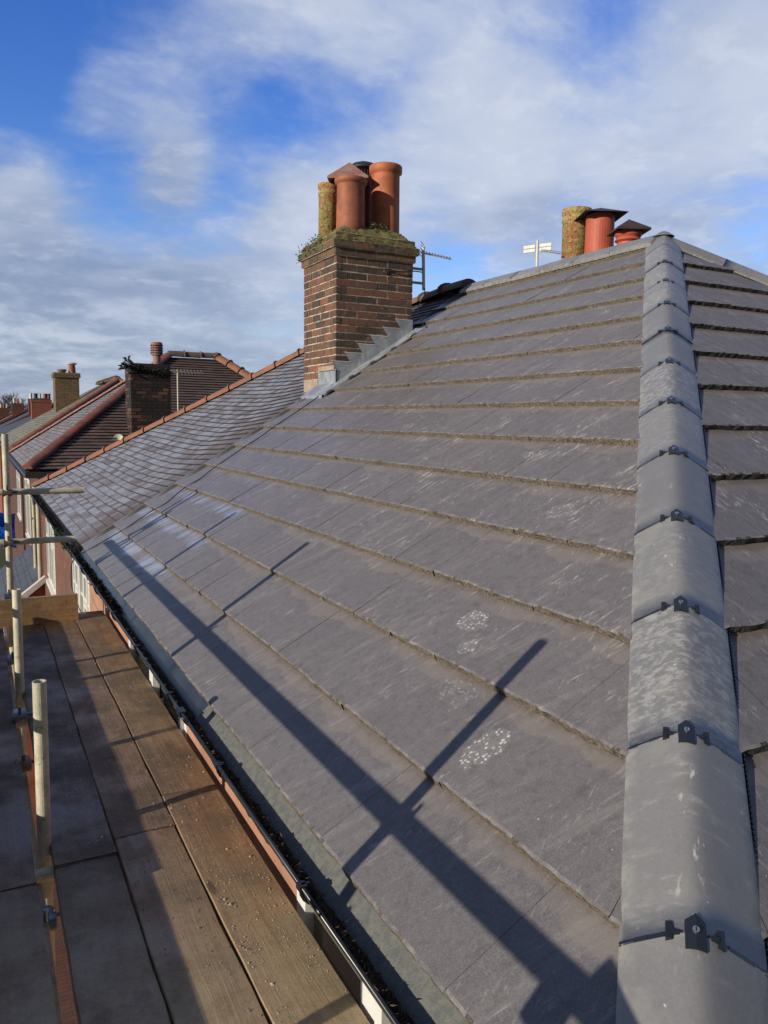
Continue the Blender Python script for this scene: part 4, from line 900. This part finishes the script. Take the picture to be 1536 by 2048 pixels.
def toe(p0, p1, z0, h, label, ph=0.):
    p0, p1 = V(p0), V(p1); d = (p1-p0); n = V((-d.y, d.x, 0)).normalized()*.019; b = MB(); c = (p0+p1)/2+V((0, 0, z0+h/2)); L = d.length/2; dn = d.normalized()
    for s_ in (-1, 1):
        q = [c+n*s_-dn*L-V((0, 0, h/2)), c+n*s_+dn*L-V((0, 0, h/2)), c+n*s_+dn*L+V((0, 0, h/2)), c+n*s_-dn*L+V((0, 0, h/2))]; b.face(q, uv=[(0, 0+ph), (0, 2*L+ph), (h, 2*L+ph), (h, ph)], rnd=.3)
    T_ = V((0, 0, h/2)); b.face([c-n-dn*L+T_, c-n+dn*L+T_, c+n+dn*L+T_, c+n-dn*L+T_], mi=1); b.face([c-n-dn*L-T_, c-n+dn*L-T_, c+n+dn*L-T_, c+n-dn*L-T_], mi=1)
    for s_ in (-1, 1): b.face([c-n+dn*L*s_-T_, c+n+dn*L*s_-T_, c+n+dn*L*s_+T_, c-n+dn*L*s_+T_], mi=1)
    return tag(b.build('toe_board', [MT['board_end'], MT['board_edge']]), label, 'board')
toe((-1.1, 5.75, 0), (-.195, 5.75, 0), zb+.002, .205, 'knotty toe board standing on edge across the far end of the walkway', 3.)
toe((-1.085, -2, 0), (-1.085, 1.98, 0), zb+.005, .225, 'toe board on edge along the outer side of the walkway, near length', 3.); toe((-1.044, 1.85, 0), (-1.044, 5.6, 0), zb+.005, .225, 'toe board on edge along the outer side of the walkway, far length', 9.)

# ------------------------------------------------------------------ houses further down the street
def old_house(y0, y1, ze, aps, mats, label, cols='brick_old', hipm='clay_ridge_red', depth=8.3, wins=(), loc=0.):
    """hipped house: aps=(front apex, back apex) as (x, y, z)"""
    h = thing('house', (4, (y0+y1)/2, ZG), label, 'house', 'brick houses along the street')
    a, b_ = aps; x0, x1 = loc, loc+depth; gz = .12
    c00, c01, c11, c10 = (x0, y0, ze), (x0, y1, ze), (x1, y1, ze), (x1, y0, ze)
    sm = [MT[mats[0]], MT['soffit']]; dk = [MT[mats[1]], MT['soffit']]
    if abs(a[1]-b_[1]) < .1:   # ridge across
        strips('roof_tiles', c00, c10, b_, a, gz, .034, dk, h, seg=.5, wav=.006); strips('roof_tiles', c01, c11, b_, a, gz, .016, dk, h, seg=.8)
        strips('roof_tiles', c00, c01, a, a, gz, .016, sm, h, seg=.4, wav=.006); strips('roof_tiles', c10, c11, b_, b_, gz, .016, dk, h, seg=.8)
        round_hips('hip_tile', [V(c00)+V((.03, .03, .05)), V(a)+V((0, 0, .05))], .13, .42, hipm, h, collar=False, squash=.6); round_hips('hip_tile', [V(c01)+V((.03, -.03, .04)), V(a)+V((0, 0, .04))], .11, .42, 'cowl_pink', h, collar=False, squash=.6)
        round_hips('ridge_tile', [V(a)+V((0, 0, .06)), V(b_)+V((0, 0, .06))], .12, .45, 'clay_ridge_brown', h); round_hips('hip_tile', [V(c10)+V((0, 0, .05)), V(b_)+V((0, 0, .05))], .13, .42, 'clay_ridge', h)
    else:
        strips('roof_tiles', c00, c10, a, a, gz, .016, dk, h, seg=.6, wav=.006); strips('roof_tiles', c00, c01, b_, a, gz, .016, sm, h, seg=.4, wav=.006)
        strips('roof_tiles', c10, c11, b_, a, gz, .016, dk, h, seg=1.2); strips('roof_tiles', c01, c11, b_, b_, gz, .016, dk, h, seg=1.2)
        round_hips('hip_tile', [V(c00)+V((.03, .03, .05)), V(a)+V((0, 0, .05))], .13, .42, hipm, h, collar=False, squash=.6); round_hips('hip_tile', [V(c10)+V((0, 0, .05)), V(a)+V((0, 0, .05))], .12, .45, hipm, h, collar=False, squash=.6)
        round_hips('ridge_tile', [V(a)+V((0, 0, .05)), V(b_)+V((0, 0, .05))], .12, .5, 'clay_ridge_brown', h)
    body(h, x0+.3, x1-.3, y0+.3, y1-.3, ze-.02, [w_ for w_ in wins], cols)
    b = MB(); b.box(x0+.0, x0+.299, y0+.001, y1-.001, ze-.16, ze-.03); b.box(x0+.3, x1, y0+.0, y0+.299, ze-.16, ze-.03); b.build('soffit', MT['soffit'], h)
    gutter(h, y0, y1, xc=x0-.04, zc=ze-.06)
    return h
h2 = old_house(16.55, 24.4, .13, ((3.7, 20.5, 2.8), (5.0, 20.5, 2.8)), ('clay_pale', 'clay_dark'), 'detached brick house with a dark tiled hip end and a dark chimney covered in ferns', wins=[(17.4, 19.6, -2.0, -.35, 2), (21, 23, -2.0, -.4, 2)], loc=0.)
def small_chimney(parent, x0, x1, y0, y1, z0, z1, m, top='moss', cor=.03):
    b = MB(); b.box(x0, x1, y0, y1, z0, z1-.2); b.box(x0-cor, x1+cor, y0-cor, y1+cor, z1-.199, z1-.06); o = b.build('chimney_stack', MT[m], parent)
    b = MB(); n = 10
    def q(i, j): u_, v_ = i/n, j/n; e = min(u_, 1-u_, v_, 1-v_); x, y = x0+(x1-x0)*u_, y0+(y1-y0)*v_; return (x, y, z1-.06+.09*min(1, e*5)**.6+.02*mnoise.noise(V((x*8, y*8, 0))))
    for i in range(n):
        for j in range(n): b.face([q(i, j), q(i+1, j), q(i+1, j+1), q(i, j+1)], smooth=True)
    b.build('flaunching', MT[top], o, weld=True); return o
s3 = MB(); bricks(s3, 2.2, 3.06, 17.3, 18.0, -.3, 35, random.Random(77)); s3 = s3.build('chimney_stack', MT['real_brick_dark'], h2)
b = MB(); b.box(2.201, 3.059, 17.301, 17.999, -.3, 2.40); b.build('mortar_bed', MT['brick_dark'], s3)
b = MB(); b.lathe((2.83, 17.6, 2.4), [(.085, -.02), (.085, .20), (.125, .215), (.125, .47), (.11, .50), (0, .51)], 24); b.build('chimney_pot', MT['cowl_pink'], s3)
b = MB()
for k in range(16):
    a = 2*math.pi*k/16
    for j in range(4): b.box(2.83+.124*math.cos(a)-.015, 2.83+.124*math.cos(a)+.015, 17.6+.124*math.sin(a)-.015, 17.6+.124*math.sin(a)+.015, 2.65+j*.055, 2.67+j*.055)
b.build('vent_slot', MT['cowl_dark'], s3)
weeds('fern', [(2.15+.09*i, 17.29+.03*(i % 2), 2.30-.14*abs(math.sin(i*1.7))) for i in range(11)], 420, .09, 'leaf_dark', 'dark ferns hanging from the top of the dark chimney', 'fern')
weeds('fern', [(2.12, 17.4, 2.3), (2.15, 17.3, 2.42), (2.14, 17.6, 2.36)], 60, .13, 'leaf_dark', 'spiky fern sprouting from the left top corner of the dark chimney', 'fern')
a3 = thing('television_aerial', (3.2, 17.2, 1.5), 'thin television aerial on a white pole right of the dark chimney', 'aerial')
b = MB(); b.tube([(3.17, 17.1, .9), (3.17, 17.1, 2.28)], .016, 8); b.build('mast', MT['plastic_pale'], a3)
b = MB(); b.tube([(3.0, 17.1, 2.26), (3.75, 17.0, 2.22)], .010, 6)
for i in range(9): b.tube([(3.1+i*.075, 17.0, 2.17+i*.002), (3.1+i*.075, 17.14, 2.30)], .004, 5)
b.build('antenna', MT['aerial'], a3)
b = MB(); b.lathe((0, 0, 0), [(0, 0), (.06, .008), (.12, .04), (.125, .045)], 20); o = b.build('satellite_dish', MT['plastic_pale']); o.location = (1.93, 17.42, .72); o.rotation_euler = (R(75), 0, R(-20)); tag(o, 'small pale satellite dish low on the dark tiled hip end', 'satellite dish')
h3 = old_house(24.9, 39, .2, ((3.72, 28.9, 2.52), (3.9, 35, 2.55)), ('clay_moss', 'clay_dark'), 'brick house with orange hip tiles and a pale mossy slope behind the dark hipped roof', hipm='clay_ridge', wins=[(26, 28, -2, -.4, 2)])
s4 = MB(); bricks(s4, 1.87, 2.72, 31.6, 32.5, .8, 25, random.Random(12)); bricks(s4, 1.82, 2.77, 31.55, 32.55, 2.675, 2, random.Random(13)); s4 = s4.build('chimney_stack', MT['real_brick_mossy'], h3)
b = MB(); b.box(1.871, 2.719, 31.601, 32.499, .8, 2.68); b.box(1.83, 2.76, 31.56, 32.54, 2.68, 2.86); b.build('mortar_bed', MT['brick_mossy'], s4)
b = MB(); b.lathe((2.52, 32, 2.85), [(.14, -.02), (.12, .3), (.12, .34)], 18); b.build('chimney_pot', MT['terracotta'], s4)
b = MB(); b.lathe((2.52, 32, 3.19), [(.14, 0), (.19, .03), (.19, .05), (.1, .09), (0, .10)], 18); b.build('pot_cowl', MT['plastic_pale'], s4)
b = MB(); b.lathe((2.16, 32, 2.83), [(.11, 0), (.14, .1), (.17, .11), (.16, .17), (.1, .17)], 16); b.build('chimney_pot', MT['moss'], s4)
b = MB()
for i in range(7): b.box(1.9+i*.12, 2.06+i*.12, 31.57, 31.597, 1.9*T+i*.078-.1, 1.9*T+.12+i*.078)
b.build('lead_flashing', MT['lead_pale'], s4)
# gabled house with red end wall
h4 = thing('house', (4, 50, ZG), 'gabled house with red brick end wall and square red chimney beyond the mossy roof', 'house', 'brick houses along the street')
strips('roof_tiles', (.0, 44, .1), (.0, 58, .1), (5.2, 58, 2.35), (5.2, 44, 2.35), .2, .02, [MT['slate_small'], MT['soffit']], h4, seg=1.)
strips('roof_tiles', (10.4, 44, .1), (10.4, 58, .1), (5.2, 58, 2.35), (5.2, 44, 2.35), .2, .02, [MT['slate_small'], MT['soffit']], h4, seg=2.)
b = MB(); b.face([(.2, 44.1, ZG), (10.2, 44.1, ZG), (10.2, 44.1, .1), (5.2, 44.1, 2.28), (.2, 44.1, .1)]); b.build('wall', MT['brick_bright'], h4)
b = MB(); b.face([(.2, 58, ZG), (.2, 44.1, ZG), (.2, 44.1, .1), (.2, 58, .1)]); b.build('wall', MT['brick_bright'], h4)
s5 = small_chimney(h4, 1.8, 2.78, 44.9, 45.6, .5, 2.12, 'brick_bright', 'cowl_brown', cor=.02)
for k, x in enumerate((2.05, 2.5, 2.68)):
    b = MB(); b.lathe((x, 45.3, 2.1), [(.09, 0), (.09, .25), (.11, .26), (.11, .3), (0, .3)], 12); b.build('chimney_pot', MT['cowl_dark' if k == 0 else 'terracotta'], s5)
rq = random.Random(8)
def far_house(x, y, w_, l_, ze, zr, label, m='brick_bright', rm='clay_dark', yaw_=0., ch=1):
    h = thing('house', (x+w_/2, y, ZG), label, 'house', 'distant houses'); b = MB(); b.box(x, x+w_, y, y+l_, ZG, ze); b.face([(x, y, ze), (x+w_, y, ze), (x+w_/2, y, zr)]); b.build('wall', MT[m], h)
    strips('roof_tiles', (x-.3, y-.2, ze-.1), (x-.3, y+l_, ze-.1), (x+w_/2, y+l_, zr+.1), (x+w_/2, y-.2, zr+.1), .3, .03, [MT[rm], MT['soffit']], h, seg=3); strips('roof_tiles', (x+w_+.3, y-.2, ze-.1), (x+w_+.3, y+l_, ze-.1), (x+w_/2, y+l_, zr+.1), (x+w_/2, y-.2, zr+.1), .3, .03, [MT[rm], MT['soffit']], h, seg=3)
    b = MB(); b.obox((x+w_/4-.1, y-.25, (ze+zr)/2+.05), V((w_/4+.1, 0, (zr-ze)/2+.08)), (0, .05, 0), (0, 0, .1)); b.build('verge_board', MT['clay_ridge_red'], h)
    for i in range(ch):
        cx = x+w_*(.35+.3*i); b = MB(); b.box(cx-.5, cx+.5, y+1, y+1.8, ze, zr+.35); c = b.build('chimney_stack', MT[m], h)
        for j in range(3): b = MB(); b.lathe((cx-.3+j*.3, y+1.4, zr+.35), [(.1, 0), (.1, .4), (.12, .42), (0, .42)], 8); b.build('chimney_pot', MT['terracotta_red' if j % 2 else 'plastic_pale'], c)
for i, (x, y, w_, l_, ze, zr, lb, rm) in enumerate([(.0, 62, 9, 12, -.2, 2.1, 'distant gabled house with a slate roof behind the red chimney', 'slate_small'), (-.5, 78, 9, 12, -.4, 2.0, 'distant red gabled house left of the mossy chimney', 'clay_dark'), (-1.5, 96, 10, 14, -.6, 1.7, 'distant house with dark roof and pale chimney pots, just right of the tall post', 'clay_dark'),
        (-3, 125, 9, 16, -.7, 1.8, 'farthest house showing a red gable by the bare trees', 'clay_dark'), (7, 140, 10, 16, -.4, 2.2, 'distant house roof below the bare trees', 'slate_small')]):
    far_house(x, y, w_, l_, ze, zr, lb, rm=rm, ch=1, m='brick_old')
# bay of the neighbour further on: tiled canopy roof, blue tarpaulin
bay = thing('porch_roof', (-.4, 15.4, -2), 'slate roof of a projecting bay with white lead edge and red brick side', 'roof')
strips('bay_slates', (-1.3, 12.9, -2.45), (-1.3, 16.6, -2.45), (.12, 16.6, -1.35), (.12, 12.9, -1.35), .18, .012, [MT['slate_small'], MT['soffit']], bay, seg=.5)
b = MB(); b.obox((-.59, 12.88, -1.88), V((.72, 0, .56)), (0, .07, 0), (0, 0, .05)); b.build('lead_edge', MT['lead_pale'], bay)
b = MB(); b.face([(-1.3, 12.86, ZG), (.11, 12.86, ZG), (.11, 12.86, -1.4), (-1.3, 12.86, -2.5)]); b.build('bay_wall', MT['brick_bright'], bay)
b = MB(); N = 16
def tp(i, j): u_, v_ = i/N, j/N; return (-1.6+1.30*u_, 14.2+.5*math.sin(v_*3), -.28-v_*.62+.05*mnoise.noise(V((u_*5, v_*5, 0)))-.18*u_)
for i in range(N):
    for j in range(N): b.face([tp(i, j), tp(i+1, j), tp(i+1, j+1), tp(i, j+1)], smooth=True)
o = b.build('tarpaulin', MT['tarp'], weld=True); tag(o, 'crumpled bright blue tarpaulin hanging behind the tall scaffold post', 'tarpaulin')
md = o.modifiers.new('thick', 'SOLIDIFY'); md.thickness = .01

# bare winter trees on the horizon
def bare_tree(x, y, h, rr_, label, n0=7, seed=1):
    rq = random.Random(seed); t = thing('tree', (x, y, ZG), label, 'tree', 'bare winter trees on the horizon'); tr = MB(); cr = MB()
    base = V((x, y, ZG)); tr.tube([base, base+V((.2, 0, h*.2)), base+V((0, .1, h*.42))], [.5, .38, .3], 8); tr.build('trunk', MT['bark'], t)
    def grow(p, d, L, r_, dep):
        e = p+d*L; mid = p+d*L*.5+V((rq.gauss(0, .06), rq.gauss(0, .06), .03))*L; cr.tube([p, mid, e], [r_, r_*.8, r_*.6], 4 if dep > 1 else 5, cap=False)
        if dep >= 5: return
        for k in range(3 if dep < 4 else 4):
            nd = (d+V((rq.gauss(0, .55), rq.gauss(0, .55), rq.gauss(.12, .35)))).normalized(); grow(p+d*L*rq.uniform(.55, 1), nd, L*rq.uniform(.66, .84), r_*.66, dep+1)
    for k in range(n0):
        a = k*2.4; grow(base+V((0, .1, h*rq.uniform(.25, .42))), V((math.cos(a)*.6, math.sin(a)*.6, rq.uniform(.5, 1.1))).normalized(), h*.19*rr_, .14, 1)
    cr.build('crown', MT['bark'], t)
bare_tree(1.8, 150, 12.2, 1.25, 'bare round-headed winter tree at the left edge of the skyline', 7, 2); bare_tree(6.5, 155, 11.2, 1.25, 'bare winter tree left of the mossy chimney', 7, 3); bare_tree(-2.5, 158, 11.6, 1.2, 'bare winter tree at the very left behind the scaffold post', 7, 4); bare_tree(17.5, 160, 11.4, 1.1, 'bare winter tree glimpsed right of the small red chimney', 6, 5)
